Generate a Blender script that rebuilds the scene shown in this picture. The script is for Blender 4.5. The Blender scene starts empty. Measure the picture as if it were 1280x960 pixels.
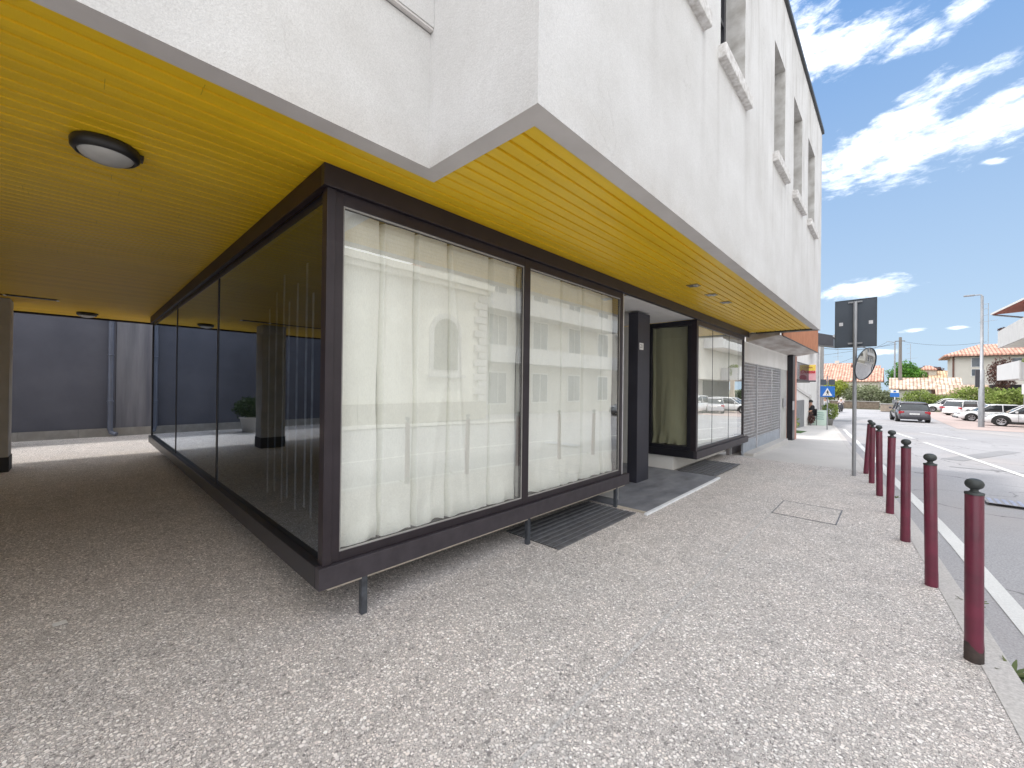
import bpy, bmesh, math, random
from mathutils import Vector, Matrix, noise as mnoise
random.seed(7)
SC = bpy.context.scene
COL = SC.collection
R = math.radians

# ------------------------------------------------------------------ helpers
class MB:
    def __init__(s):
        s.v = []; s.f = []; s.sm = []
    def add(s, vs, fs, smooth=False):
        o = len(s.v); s.v += [tuple(v) for v in vs]
        s.f += [tuple(i + o for i in f) for f in fs]; s.sm += [smooth] * len(fs)
    def box(s, x0, x1, y0, y1, z0, z1):
        if x0 > x1: x0, x1 = x1, x0
        if y0 > y1: y0, y1 = y1, y0
        if z0 > z1: z0, z1 = z1, z0
        vs = [(x, y, z) for x in (x0, x1) for y in (y0, y1) for z in (z0, z1)]
        s.add(vs, [(0, 1, 3, 2), (4, 6, 7, 5), (0, 4, 5, 1), (2, 3, 7, 6), (0, 2, 6, 4), (1, 5, 7, 3)])
        return s
    def bbox(s, x0, x1, y0, y1, z0, z1, b=.004):
        if x0 > x1: x0, x1 = x1, x0
        if y0 > y1: y0, y1 = y1, y0
        if z0 > z1: z0, z1 = z1, z0
        bm = bmesh.new(); bmesh.ops.create_cube(bm, size=1)
        for v in bm.verts:
            v.co = ((x0 + x1) / 2 + v.co.x * (x1 - x0), (y0 + y1) / 2 + v.co.y * (y1 - y0), (z0 + z1) / 2 + v.co.z * (z1 - z0))
        bmesh.ops.bevel(bm, geom=bm.edges[:], offset=b, segments=2, profile=.6, affect='EDGES')
        bm.verts.ensure_lookup_table()
        for i, v in enumerate(bm.verts): v.index = i
        s.add([v.co[:] for v in bm.verts], [[v.index for v in f.verts] for f in bm.faces]); bm.free()
        return s
    def obox(s, c, ax, ay, az):          # oriented box: centre and three half-axis vectors
        c = Vector(c); ax = Vector(ax); ay = Vector(ay); az = Vector(az)
        vs = [c + ax * i + ay * j + az * k for i in (-1, 1) for j in (-1, 1) for k in (-1, 1)]
        s.add(vs, [(0, 1, 3, 2), (4, 6, 7, 5), (0, 4, 5, 1), (2, 3, 7, 6), (0, 2, 6, 4), (1, 5, 7, 3)])
        return s
    def quad(s, a, b, c, d, smooth=False):
        s.add([a, b, c, d], [(0, 1, 2, 3)], smooth); return s
    def tube(s, pts, r, n=10, caps=True):
        pts = [Vector(p) for p in pts]; rs = r if isinstance(r, (list, tuple)) else [r] * len(pts)
        vs = []; fs = []
        for i, p in enumerate(pts):
            t = (pts[min(i + 1, len(pts) - 1)] - pts[max(i - 1, 0)]).normalized()
            u = t.cross(Vector((0, 0, 1)))
            if u.length < .05: u = t.cross(Vector((0, 1, 0)))
            u.normalize(); w = t.cross(u)
            for k in range(n):
                a = 2 * math.pi * k / n
                vs.append(p + (u * math.cos(a) + w * math.sin(a)) * rs[i])
        for i in range(len(pts) - 1):
            for k in range(n):
                fs.append((i * n + k, i * n + (k + 1) % n, (i + 1) * n + (k + 1) % n, (i + 1) * n + k))
        s.add(vs, fs, True)
        if caps:
            s.add(vs[:n], [tuple(range(n))]); s.add(vs[-n:], [tuple(range(n))])
        return s
    def lathe(s, prof, c=(0, 0, 0), n=24, axis=(0, 0, 1)):
        q = Vector((0, 0, 1)).rotation_difference(Vector(axis)); c = Vector(c)
        vs = []; fs = []
        for (r, z) in prof:
            for k in range(n):
                a = 2 * math.pi * k / n
                vs.append(c + q @ Vector((r * math.cos(a), r * math.sin(a), z)))
        for i in range(len(prof) - 1):
            for k in range(n):
                fs.append((i * n + k, i * n + (k + 1) % n, (i + 1) * n + (k + 1) % n, (i + 1) * n + k))
        s.add(vs, fs, True); return s
    def prism(s, poly, a, b, axis='x'):   # 2-D polygon extruded along an axis
        def P(p, t):
            return {'x': (t, p[0], p[1]), 'y': (p[0], t, p[1]), 'z': (p[0], p[1], t)}[axis]
        n = len(poly); vs = [P(p, a) for p in poly] + [P(p, b) for p in poly]
        s.add(vs, [tuple(range(n)), tuple(range(2 * n - 1, n - 1, -1))] + [(i, (i + 1) % n, n + (i + 1) % n, n + i) for i in range(n)])
        return s
    def build(s, name, mat, parent=None, world=True):
        off = Vector((0, 0, 0))
        if parent is not None and world:
            p = parent
            while p: off += p.location; p = p.parent
        me = bpy.data.meshes.new(name)
        me.from_pydata([tuple(Vector(v) - off) for v in s.v], [], s.f)
        me.polygons.foreach_set('use_smooth', s.sm)
        bm = bmesh.new(); bm.from_mesh(me); bmesh.ops.recalc_face_normals(bm, faces=bm.faces[:]); bm.to_mesh(me); bm.free()
        me.materials.append(mat)
        o = bpy.data.objects.new(name, me); COL.objects.link(o)
        if parent is not None: o.parent = parent
        return o

def tag(o, label=None, cat=None, group=None, kind=None):
    if label: o['label'] = label
    if cat: o['category'] = cat
    if group: o['group'] = group
    if kind: o['kind'] = kind
    return o
def thing(name, label, cat, loc=(0, 0, 0), rz=0, group=None):
    o = bpy.data.objects.new(name, None); COL.objects.link(o); o.empty_display_size = .1
    o.location = loc; o.rotation_euler = (0, 0, rz); return tag(o, label, cat, group)
def struct(o): o['kind'] = 'structure'; return o
def dup(root, loc, rz=0, label=None):
    kids = {}
    for o in bpy.data.objects:
        if o.parent: kids.setdefault(o.parent, []).append(o)
    def rec(o, par):
        c = o.copy(); COL.objects.link(c)
        if par: c.parent = par
        for k in kids.get(o, []): rec(k, c)
        return c
    r = rec(root, None); r.location = loc; r.rotation_euler = (0, 0, rz)
    if label: r['label'] = label
    return r

# ------------------------------------------------------------------ materials
def nt(name):
    m = bpy.data.materials.new(name); m.use_nodes = True
    t = m.node_tree; b = t.nodes['Principled BSDF']; return m, t, b
def N(t, kind, **kw):
    n = t.nodes.new(kind)
    for k, v in kw.items():
        if k.startswith('i_'):
            key = k[2:]; key = int(key) if key.isdigit() else key.replace('_', ' ')
            n.inputs[key].default_value = v
        else: setattr(n, k, v)
    return n
def L(t, a, b): t.links.new(a, b)
def c4(c): return (c[0], c[1], c[2], 1)
def coords(t, scale=(1, 1, 1), kind='Object'):
    tc = N(t, 'ShaderNodeTexCoord'); mp = N(t, 'ShaderNodeMapping'); mp.inputs['Scale'].default_value = scale
    L(t, tc.outputs[kind], mp.inputs['Vector']); return mp.outputs['Vector']
def noise(t, vec, scale, detail=4, rough=.55, dist=0):
    n = N(t, 'ShaderNodeTexNoise', i_Scale=scale, i_Detail=detail, i_Roughness=rough, i_Distortion=dist)
    L(t, vec, n.inputs['Vector']); return n.outputs['Fac']
def ramp(t, fac, stops, interp='LINEAR'):
    r = N(t, 'ShaderNodeValToRGB'); r.color_ramp.interpolation = interp
    e = r.color_ramp.elements
    while len(e) < len(stops): e.new(.5)
    for i, (p, c) in enumerate(stops):
        e[i].position = p; e[i].color = c4(c) if isinstance(c, (tuple, list)) else (c, c, c, 1)
    L(t, fac, r.inputs['Fac']); return r.outputs['Color']
def mix(t, fac, a, b, mode='MIX'):
    n = N(t, 'ShaderNodeMix', data_type='RGBA', blend_type=mode)
    def put(s, v):
        if hasattr(v, 'is_output'): L(t, v, s)
        elif isinstance(v, (int, float)): s.default_value = v if s.type == 'VALUE' else (v, v, v, 1)
        else: s.default_value = c4(v)
    put(n.inputs[0], fac); put(n.inputs[6], a); put(n.inputs[7], b); return n.outputs[2]
def math_(t, op, a, b=None, c=None):
    n = N(t, 'ShaderNodeMath', operation=op)
    for i, v in enumerate((a, b, c)):
        if v is None: continue
        if hasattr(v, 'is_output'): L(t, v, n.inputs[i])
        else: n.inputs[i].default_value = v
    return n.outputs[0]
def bump(t, b, h, strength=.3, dist=.01):
    n = N(t, 'ShaderNodeBump', i_Strength=strength, i_Distance=dist); L(t, h, n.inputs['Height']); L(t, n.outputs[0], b.inputs['Normal'])
def pm(name, col, col2=None, scale=3, rough=.6, metal=0, bs=None, bstr=.2, bd=.003, stretch=(1, 1, 1), spec=None, detail=4, coat=0):
    m, t, b = nt(name)
    v = coords(t, stretch)
    col2 = col2 or tuple(c * .82 for c in col)
    L(t, mix(t, ramp(t, noise(t, v, scale, detail), [(.35, 0.), (.68, 1.)]), col, col2), b.inputs['Base Color'])
    b.inputs['Roughness'].default_value = rough; b.inputs['Metallic'].default_value = metal
    if spec is not None: b.inputs['Specular IOR Level'].default_value = spec
    if coat: b.inputs['Coat Weight'].default_value = coat
    if bs: bump(t, b, noise(t, v, bs, 3), bstr, bd)
    return m

def mat_stucco():
    m, t, b = nt('white_render')
    v = coords(t)
    vs = coords(t, (1.3, 1.3, .16))
    base = mix(t, ramp(t, noise(t, v, .9, 8, .65), [(.35, 0.), (.68, 1.)]), (.69, .685, .68), (.575, .565, .55))
    st = ramp(t, noise(t, vs, 3.2, 8, .65), [(.5, 0.), (.72, 1.)])
    # weathering is heavier on the upper storey
    sx = N(t, 'ShaderNodeSeparateXYZ'); g = N(t, 'ShaderNodeNewGeometry'); L(t, g.outputs['Position'], sx.inputs[0])
    up = N(t, 'ShaderNodeMapRange', i_1=3.6, i_2=6.0, i_3=.10, i_4=.75); L(t, sx.outputs['Z'], up.inputs[0])
    al = N(t, 'ShaderNodeMapRange', i_1=1.0, i_2=8.0, i_3=.5, i_4=1.1); L(t, sx.outputs['Y'], al.inputs[0])
    base = mix(t, math_(t, 'MULTIPLY', math_(t, 'MULTIPLY', st, up.outputs[0]), al.outputs[0]), base, (.36, .34, .31))
    speck = ramp(t, noise(t, v, 26, 5, .7), [(.60, 0.), (.72, 1.)])
    base = mix(t, math_(t, 'MULTIPLY', math_(t, 'MULTIPLY', speck, up.outputs[0]), .6), base, (.30, .28, .26))
    # a few hairline cracks
    vo = N(t, 'ShaderNodeTexVoronoi', feature='DISTANCE_TO_EDGE', i_Scale=.55)
    dv = N(t, 'ShaderNodeVectorMath', operation='ADD'); nn = N(t, 'ShaderNodeTexNoise', i_Scale=2.5, i_Detail=5)
    L(t, v, nn.inputs['Vector']); L(t, v, dv.inputs[0]); L(t, nn.outputs['Color'], dv.inputs[1]); L(t, dv.outputs[0], vo.inputs['Vector'])
    cr = ramp(t, vo.outputs['Distance'], [(0., 1.), (.006, 0.)])
    msk = ramp(t, noise(t, v, .9, 2), [(.5, 0.), (.62, 1.)])
    base = mix(t, math_(t, 'MULTIPLY', math_(t, 'MULTIPLY', cr, msk), .35), base, (.4, .38, .36))
    zf = N(t, 'ShaderNodeMapRange', i_1=3.1, i_2=4.6, i_3=0., i_4=1.); L(t, sx.outputs['Z'], zf.inputs[0]); lt = math_(t, 'LESS_THAN', sx.outputs['Z'], 4.62)
    stk = None
    wy = noise(t, coords(t, (1, 1, .35)), 3.2, 5); yv = math_(t, 'ADD', sx.outputs['Y'], math_(t, 'MULTIPLY', math_(t, 'SUBTRACT', wy, .5), .12))
    for k, yy in enumerate((2.68, 3.66, 4.08, 5.03, 6.42, 7.25, 7.88, 8.79, 9.38, 10.33)):
        e = math_(t, 'SUBTRACT', 1., math_(t, 'MULTIPLY', math_(t, 'ABSOLUTE', math_(t, 'SUBTRACT', yv, yy)), 9. + 4 * (k % 3)))
        stk = e if stk is None else math_(t, 'MAXIMUM', stk, e)
    on_bay = math_(t, 'GREATER_THAN', sx.outputs['X'], -1.25)
    stk = math_(t, 'MULTIPLY', math_(t, 'MULTIPLY', math_(t, 'MAXIMUM', stk, 0.), math_(t, 'MULTIPLY', zf.outputs[0], lt)), on_bay)
    base = mix(t, math_(t, 'MULTIPLY', stk, .30), base, (.33, .31, .29))
    low = N(t, 'ShaderNodeMapRange', i_1=3.05, i_2=2.82, i_3=0., i_4=.35); L(t, sx.outputs['Z'], low.inputs[0])
    base = mix(t, math_(t, 'MULTIPLY', low.outputs[0], ramp(t, noise(t, v, 2.2, 5), [(.4, 0.), (.65, 1.)])), base, (.45, .41, .36))
    grain = ramp(t, noise(t, v, 130, 2, .8), [(.3, .86), (.7, 1.05)])
    L(t, mix(t, 1., base, grain, 'MULTIPLY'), b.inputs['Base Color'])
    b.inputs['Roughness'].default_value = .9
    bump(t, b, noise(t, v, 110, 4, .7), .55, .006)
    return m
def mat_pebble():
    m, t, b = nt('washed_pebble_paving')
    v = coords(t)
    wob = N(t, 'ShaderNodeTexNoise', i_Scale=55, i_Detail=3); L(t, v, wob.inputs['Vector'])
    dv = N(t, 'ShaderNodeVectorMath', operation='MULTIPLY_ADD'); dv.inputs[1].default_value = (.016, .016, .016)
    L(t, wob.outputs['Color'], dv.inputs[0]); L(t, v, dv.inputs[2])
    def vor(sc):
        a = N(t, 'ShaderNodeTexVoronoi', feature='F1', i_Scale=sc); L(t, dv.outputs[0], a.inputs['Vector'])
        q = N(t, 'ShaderNodeSeparateColor'); L(t, a.outputs['Color'], q.inputs[0]); return a.outputs['Distance'], q.outputs
    d1, c1 = vor(64); d2, c2 = vor(150)
    pal = [(0, (.20, .19, .19)), (.08, (.40, .385, .38)), (.22, (.62, .60, .59)), (.40, (.76, .74, .73)), (.55, (.66, .61, .59)), (.70, (.84, .82, .81)), (.86, (.76, .71, .675)), (1., (.95, .94, .93))]
    big_, small = ramp(t, c1[0], pal), ramp(t, c2[0], pal)
    # stone size varies: each big cell shows a pebble of its own radius, chips and cement between
    rad = math_(t, 'MULTIPLY_ADD', c1[1], .34, .30)
    on = ramp(t, math_(t, 'SUBTRACT', rad, d1), [(.0, 0.), (.09, 1.)])
    chip = ramp(t, d2, [(.30, 1.), (.52, 0.)])
    between = mix(t, chip, (.44, .42, .41), mix(t, 1., small, (.98, .96, .955), 'MULTIPLY'))
    col = mix(t, on, between, big_)
    ring = ramp(t, math_(t, 'ABSOLUTE', math_(t, 'SUBTRACT', rad, d1)), [(.0, .36), (.08, 1.)])
    col = mix(t, 1., col, ring, 'MULTIPLY')
    pit = math_(t, 'MULTIPLY', ramp(t, c2[1], [(.76, 0.), (.80, 1.)]), math_(t, 'MULTIPLY', chip, math_(t, 'SUBTRACT', 1., on)))
    col = mix(t, math_(t, 'MULTIPLY', pit, .95), col, (.08, .075, .075))
    tone = ramp(t, noise(t, v, .55, 6, .62), [(.3, (1.05, 1.045, 1.045)), (.5, (1.14, 1.115, 1.10)), (.72, (1.20, 1.15, 1.125))])
    col = mix(t, 1., col, tone, 'MULTIPLY')
    col = mix(t, 1., col, ramp(t, noise(t, v, 4.5, 5, .65), [(.3, .90), (.7, 1.08)]), 'MULTIPLY')
    # a few walked-on stains and old gum spots
    st = ramp(t, noise(t, v, 1.6, 3), [(.66, 0.), (.74, .22)])
    col = mix(t, st, col, (.35, .33, .32))
    gv = N(t, 'ShaderNodeTexVoronoi', feature='F1', i_Scale=1.7); L(t, v, gv.inputs['Vector'])
    col = mix(t, ramp(t, gv.outputs['Distance'], [(.025, .45), (.035, 0.)]), col, (.30, .29, .29))
    L(t, col, b.inputs['Base Color']); b.inputs['Roughness'].default_value = .75
    bump(t, b, math_(t, 'ADD', on, math_(t, 'MULTIPLY', chip, .4)), .7, .005)
    return m
def mat_ground(name, col, col2, grain=90, spots=.5, cracks=.0, tint=None):
    m, t, b = nt(name); v = coords(t)
    c = mix(t, ramp(t, noise(t, v, .35, 8, .65), [(.35, 0.), (.65, 1.)]), col, col2)
    g = ramp(t, noise(t, v, grain, 3, .8), [(.3, 1 - .5 * spots), (.7, 1 + .35 * spots)])
    c = mix(t, 1., c, g, 'MULTIPLY')
    if tint:
        c = mix(t, ramp(t, noise(t, v, .18, 3), [(.5, 0.), (.7, .8)]), c, tint)
    if cracks:
        vo = N(t, 'ShaderNodeTexVoronoi', feature='DISTANCE_TO_EDGE', i_Scale=.33)
        nn = N(t, 'ShaderNodeTexNoise', i_Scale=1.4, i_Detail=6); L(t, v, nn.inputs['Vector'])
        dv = N(t, 'ShaderNodeVectorMath', operation='ADD'); L(t, v, dv.inputs[0]); L(t, nn.outputs['Color'], dv.inputs[1]); L(t, dv.outputs[0], vo.inputs['Vector'])
        c = mix(t, math_(t, 'MULTIPLY', ramp(t, vo.outputs['Distance'], [(0., 1.), (.008, 0.)]), cracks), c, (.12, .12, .12))
    L(t, c, b.inputs['Base Color']); b.inputs['Roughness'].default_value = .85
    bump(t, b, noise(t, v, grain, 3, .7), .4, .004); return m
def mat_yellow():
    m, t, b = nt('yellow_painted_boards'); v = coords(t)
    vs = coords(t, (10.5, .35, 1))
    per = N(t, 'ShaderNodeTexWhiteNoise', noise_dimensions='1D')
    sx = N(t, 'ShaderNodeSeparateXYZ'); g = N(t, 'ShaderNodeTexCoord'); L(t, g.outputs['Object'], sx.inputs[0])
    L(t, math_(t, 'FLOOR', math_(t, 'DIVIDE', math_(t, 'ADD', sx.outputs['X'], 1.34), .095)), per.inputs['W'])
    c = mix(t, per.outputs['Value'], (.90, .585, .015), (.81, .52, .012))
    c = mix(t, ramp(t, noise(t, vs, 1.2, 6, .6), [(.4, 0.), (.75, .55)]), c, (.68, .44, .012))
    c = mix(t, ramp(t, noise(t, v, 1.1, 5), [(.5, 0.), (.75, .5)]), c, (.88, .62, .05))
    jr = math_(t, 'FRACT', math_(t, 'DIVIDE', math_(t, 'ADD', sx.outputs['Y'], math_(t, 'MULTIPLY', per.outputs['Value'], 9.)), 3.6))
    c = mix(t, math_(t, 'MULTIPLY', math_(t, 'LESS_THAN', jr, .0009), .35), c, (.10, .06, .01))
    # browner towards the far end of the passage, yellow again at its edge
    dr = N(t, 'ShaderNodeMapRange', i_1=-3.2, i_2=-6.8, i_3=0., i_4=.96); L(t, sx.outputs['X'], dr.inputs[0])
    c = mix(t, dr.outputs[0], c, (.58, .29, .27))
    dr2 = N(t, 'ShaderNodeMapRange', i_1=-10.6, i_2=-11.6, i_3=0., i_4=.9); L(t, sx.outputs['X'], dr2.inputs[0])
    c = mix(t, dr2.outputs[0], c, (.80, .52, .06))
    L(t, c, b.inputs['Base Color']); b.inputs['Roughness'].default_value = .42
    bump(t, b, noise(t, vs, 6, 4), .15, .003); return m
def mat_glass(name='window_glass', tint=(1, 1, 1), gain=2.0, base=.0, dirt=.0, refl=(.96, .98, .97)):
    m, t, b = nt(name); out = t.nodes['Material Output']; t.nodes.remove(b)
    fr = N(t, 'ShaderNodeFresnel'); ge = N(t, 'ShaderNodeNewGeometry')      # single panes: same reflectance from both sides
    L(t, math_(t, 'MULTIPLY_ADD', ge.outputs['Backfacing'], 1 / 1.5 - 1.5, 1.5), fr.inputs['IOR'])
    fac = math_(t, 'MINIMUM', math_(t, 'ADD', math_(t, 'MULTIPLY', fr.outputs[0], gain), base), 1.)
    tr = N(t, 'ShaderNodeBsdfTransparent'); tr.inputs[0].default_value = c4(tint)
    gl = N(t, 'ShaderNodeBsdfGlossy', i_Roughness=0.0); gl.inputs['Color'].default_value = c4(refl)
    v = coords(t); bn = N(t, 'ShaderNodeBump', i_Strength=.03, i_Distance=.02); L(t, noise(t, v, 1.3, 2), bn.inputs['Height']); L(t, bn.outputs[0], gl.inputs['Normal'])
    mx = N(t, 'ShaderNodeMixShader'); L(t, fac, mx.inputs[0]); L(t, tr.outputs[0], mx.inputs[1]); L(t, gl.outputs[0], mx.inputs[2])
    if dirt:
        df = N(t, 'ShaderNodeBsdfDiffuse'); df.inputs[0].default_value = (.7, .7, .66, 1)
        m2 = N(t, 'ShaderNodeMixShader'); L(t, math_(t, 'MULTIPLY', ramp(t, noise(t, v, 2.5, 6, .7), [(.35, .2), (.75, 1.)]), dirt), m2.inputs[0])
        L(t, mx.outputs[0], m2.inputs[1]); L(t, df.outputs[0], m2.inputs[2]); mx = m2
    L(t, mx.outputs[0], out.inputs[0]); return m
def mat_tiles(name, c1, c2, sx_=5.5, rot=0):
    m, t, b = nt(name); v = coords(t)
    mp = N(t, 'ShaderNodeMapping'); mp.inputs['Rotation'].default_value = (0, 0, rot); L(t, v, mp.inputs['Vector'])
    w = N(t, 'ShaderNodeTexWave', i_Scale=.85, i_Distortion=.4, i_Detail=1); w.bands_direction = 'X'; L(t, mp.outputs[0], w.inputs['Vector'])
    vo = N(t, 'ShaderNodeTexVoronoi', i_Scale=2.6); L(t, mp.outputs[0], vo.inputs['Vector'])
    sp = N(t, 'ShaderNodeSeparateColor'); L(t, vo.outputs['Color'], sp.inputs[0])
    c = ramp(t, sp.outputs[0], [(0, tuple(x * .8 for x in c1)), (.4, c1), (.75, c2), (1, tuple(min(1, x * 1.12) for x in c2))])
    c = mix(t, 1., c, ramp(t, w.outputs['Fac'], [(0, .45), (.45, 1.), (1, 1.05)]), 'MULTIPLY')
    L(t, c, b.inputs['Base Color']); b.inputs['Roughness'].default_value = .85
    bump(t, b, w.outputs['Fac'], .6, .05); return m
def mat_leaf(name, a, b_, c_):
    m, t, b = nt(name); v = coords(t)
    g = N(t, 'ShaderNodeNewGeometry')
    c = ramp(t, g.outputs['Random Per Island'], [(0, a), (.5, b_), (1, c_)])
    c = mix(t, 1., c, ramp(t, noise(t, v, 1.2, 3), [(.35, .6), (.7, 1.25)]), 'MULTIPLY')
    L(t, c, b.inputs['Base Color']); b.inputs['Roughness'].default_value = .65
    b.inputs['Subsurface Weight'].default_value = 0
    out = t.nodes['Material Output']; tl = N(t, 'ShaderNodeBsdfTranslucent'); L(t, c, tl.inputs[0])
    mx = N(t, 'ShaderNodeMixShader', i_0=.35); L(t, b.outputs[0], mx.inputs[1]); L(t, tl.outputs[0], mx.inputs[2]); L(t, mx.outputs[0], out.inputs[0])
    return m
def mat_curtain():
    m, t, b = nt('cream_curtain_cloth'); v = coords(t)
    c = mix(t, ramp(t, noise(t, v, 2.2, 6, .65), [(.3, 0.), (.75, 1.)]), (.96, .965, .92), (.88, .885, .83))
    weave = ramp(t, noise(t, coords(t, (1, 1, .25)), 160, 2, .7), [(.3, .93), (.7, 1.03)])
    c = mix(t, 1., c, weave, 'MULTIPLY')
    L(t, c, b.inputs['Base Color']); b.inputs['Roughness'].default_value = .9
    bump(t, b, noise(t, coords(t, (1, 1, .12)), 7, 5), .5, .02); return m
M = {}
M['stucco'] = mat_stucco()
M['pebble'] = mat_pebble()
M['concrete_pave'] = mat_ground('pale_concrete_paving', (.60, .58, .56), (.50, .485, .47), 70, .3, .0)
M['asphalt'] = mat_ground('worn_pale_asphalt', (.41, .405, .42), (.335, .33, .345), 75, .8, .8, (.42, .39, .38))
M['earth'] = mat_ground('distant_ground', (.22, .22, .16), (.15, .17, .1), 2, .3)
M['kerb'] = mat_ground('kerb_concrete', (.58, .555, .54), (.46, .44, .425), 60, .5)
M['yellow'] = mat_yellow()
M['trim'] = pm('soffit_trim_grey', (.66, .635, .62), (.58, .555, .54), 3, .8, bs=60, bstr=.1)
M['brown'] = pm('dark_brown_metal', (.026, .019, .025), (.018, .013, .018), 5, .42, .25, bs=120, bstr=.04, stretch=(1, 1, 1), coat=.1)
M['brown2'] = pm('weathered_brown_metal', (.050, .043, .052), (.034, .029, .036), 9, .5, .15, bs=120, bstr=.06)
M['black'] = pm('black_metal', (.012, .012, .018), (.02, .02, .026), 6, .35, .2)
M['edgemetal'] = pm('bright_aluminium', (.62, .62, .64), (.5, .5, .52), 9, .35, .6)
M['rubberseal'] = pm('pale_seal', (.35, .34, .33), None, 9, .6)
M['glass'] = mat_glass('shop_front_glass', (.985, 1., .985), 2.5, .10, .05)
M['sideglass'] = mat_glass('tinted_side_glass', (.55, .62, .68), 2.3, .03, .003, (.60, .67, .76))
M['winglass'] = mat_glass('upstairs_glass', (.5, .55, .6), 2.2, .1)
M['mirror'] = pm('convex_mirror_surface', (.55, .56, .57), (.48, .49, .50), 3, .04, 1.)
M['curtain'] = mat_curtain()
M['curtain2'] = pm('taupe_side_curtain', (.36, .35, .25), (.24, .23, .16), 2.5, .9, bs=5, bstr=.8, bd=.03, stretch=(1, 1, .12))
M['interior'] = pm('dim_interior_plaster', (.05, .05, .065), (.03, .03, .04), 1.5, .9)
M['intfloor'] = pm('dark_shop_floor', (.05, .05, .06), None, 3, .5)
M['strip'] = pm('grey_blind_slat', (.30, .31, .34), (.10, .105, .12), 7, .7)
M['white'] = pm('white_plaster', (.78, .77, .75), (.70, .69, .66), 1.5, .9, bs=80, bstr=.15)
M['beige'] = pm('beige_stone_edge', (.55, .50, .43), (.42, .38, .33), 9, .8)
M['slate'] = pm('slate_mat', (.25, .26, .29), (.13, .137, .16), 2.6, .55, bs=14, bstr=.5, bd=.006, stretch=(1.6, .7, 1), detail=8)
M['grate'] = pm('galvanised_grate_bar', (.22, .225, .24), (.14, .14, .155), 12, .5, .5)
M['pit'] = pm('pit_shade_black', (.012, .012, .013), None, 4, .9)  # grate pits; also paints shade under the bay and in dark voids
M['alley'] = pm('slate_blue_wall_paint', (.125, .13, .165), (.088, .093, .122), .9, .9, bs=60, bstr=.25, bd=.004, detail=7)
M['alley2'] = pm('grey_blue_wall_paint', (.24, .245, .28), (.12, .125, .16), 1.2, .9, stretch=(3, 3, .25), detail=7)
M['base'] = pm('grey_stone_skirting', (.36, .35, .34), (.27, .26, .25), 4, .8, bs=30, bstr=.2)
M['pillar'] = pm('grey_pillar_render', (.56, .55, .54), (.44, .43, .42), 2, .9, bs=60, bstr=.3)
M['pipe'] = pm('blue_grey_pipe', (.15, .17, .23), None, 4, .45, .3)
M['maroon'] = pm('maroon_bollard_paint', (.150, .014, .040), (.080, .011, .026), 5, .45, 0, bs=45, bstr=.12, detail=8, coat=.2)
M['iron'] = pm('dark_cast_iron', (.055, .062, .062), (.035, .04, .04), 12, .5, .35, bs=60, bstr=.2)
M['rustbase'] = pm('bare_dirty_bollard_foot', (.07, .05, .045), (.035, .028, .025), 15, .8)
M['galv'] = pm('galvanised_steel', (.36, .37, .39), (.27, .28, .30), 8, .5, .55, stretch=(1, 1, .3))
M['signback'] = pm('dark_sign_back', (.072, .088, .11), (.058, .07, .09), 2, .5, .1)
M['sticker'] = pm('white_sticker', (.75, .75, .78), None, 20, .6)
M['blue'] = pm('sign_blue', (.02, .15, .50), (.02, .13, .44), 4, .4)
M['signwhite'] = pm('sign_white', (.8, .8, .8), None, 9, .5)
M['ink'] = pm('sign_black', (.02, .02, .02), None, 9, .5)
M['lampglass'] = pm('opal_lamp_glass', (.55, .55, .54), (.42, .42, .41), 6, .25)
M['lampblack'] = pm('lamp_black_ring', (.018, .018, .02), None, 9, .4)
M['terra'] = pm('terracotta_fascia', (.46, .19, .09), (.38, .145, .07), 3, .8, bs=40, bstr=.15)
M['pink'] = pm('salmon_pilaster', (.55, .30, .24), (.45, .23, .19), 3, .85)
M['canopyunder'] = pm('stained_canopy_underside', (.62, .60, .58), (.34, .29, .26), 1.6, .9, stretch=(2, .5, 1), detail=7)
M['shutter'] = pm('zinc_roller_grille', (.66, .67, .70), (.5, .51, .54), 6, .5, .2)
M['shutterdark'] = pm('dim_shop_behind_grille', (.20, .19, .20), (.42, .36, .34), 2, .9)
M['roadwhite'] = mat_ground('worn_white_road_paint', (.78, .78, .77), (.60, .60, .59), 60, .3)
M['roadpatch'] = mat_ground('darker_asphalt_patch', (.31, .31, .32), (.26, .26, .27), 80, .6)
M['redpave'] = mat_ground('faded_pink_parking_paving', (.50, .40, .37), (.42, .35, .33), 30, .4)
M['wire'] = pm('cable_black', (.06, .06, .07), None, 4, .6)
M['wood'] = pm('grey_wooden_pole', (.22, .20, .19), (.15, .14, .13), 3, .9, stretch=(3, 3, .2))
M['litter'] = pm('white_litter', (.8, .8, .8), None, 9, .8)
M['coping'] = pm('dark_roof_coping', (.07, .075, .08), None, 4, .5, .3)
M['sill'] = pm('pitted_stone_sill', (.72, .71, .70), (.46, .44, .42), 22, .9, bs=30, bstr=.6, bd=.01, detail=7)
M['reveal'] = pm('stained_window_reveal', (.74, .73, .71), (.46, .44, .41), 5, .9, bs=60, bstr=.4, bd=.006, detail=8)
M['frame'] = pm('dark_window_frame', (.05, .05, .06), None, 4, .4, .2)

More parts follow.
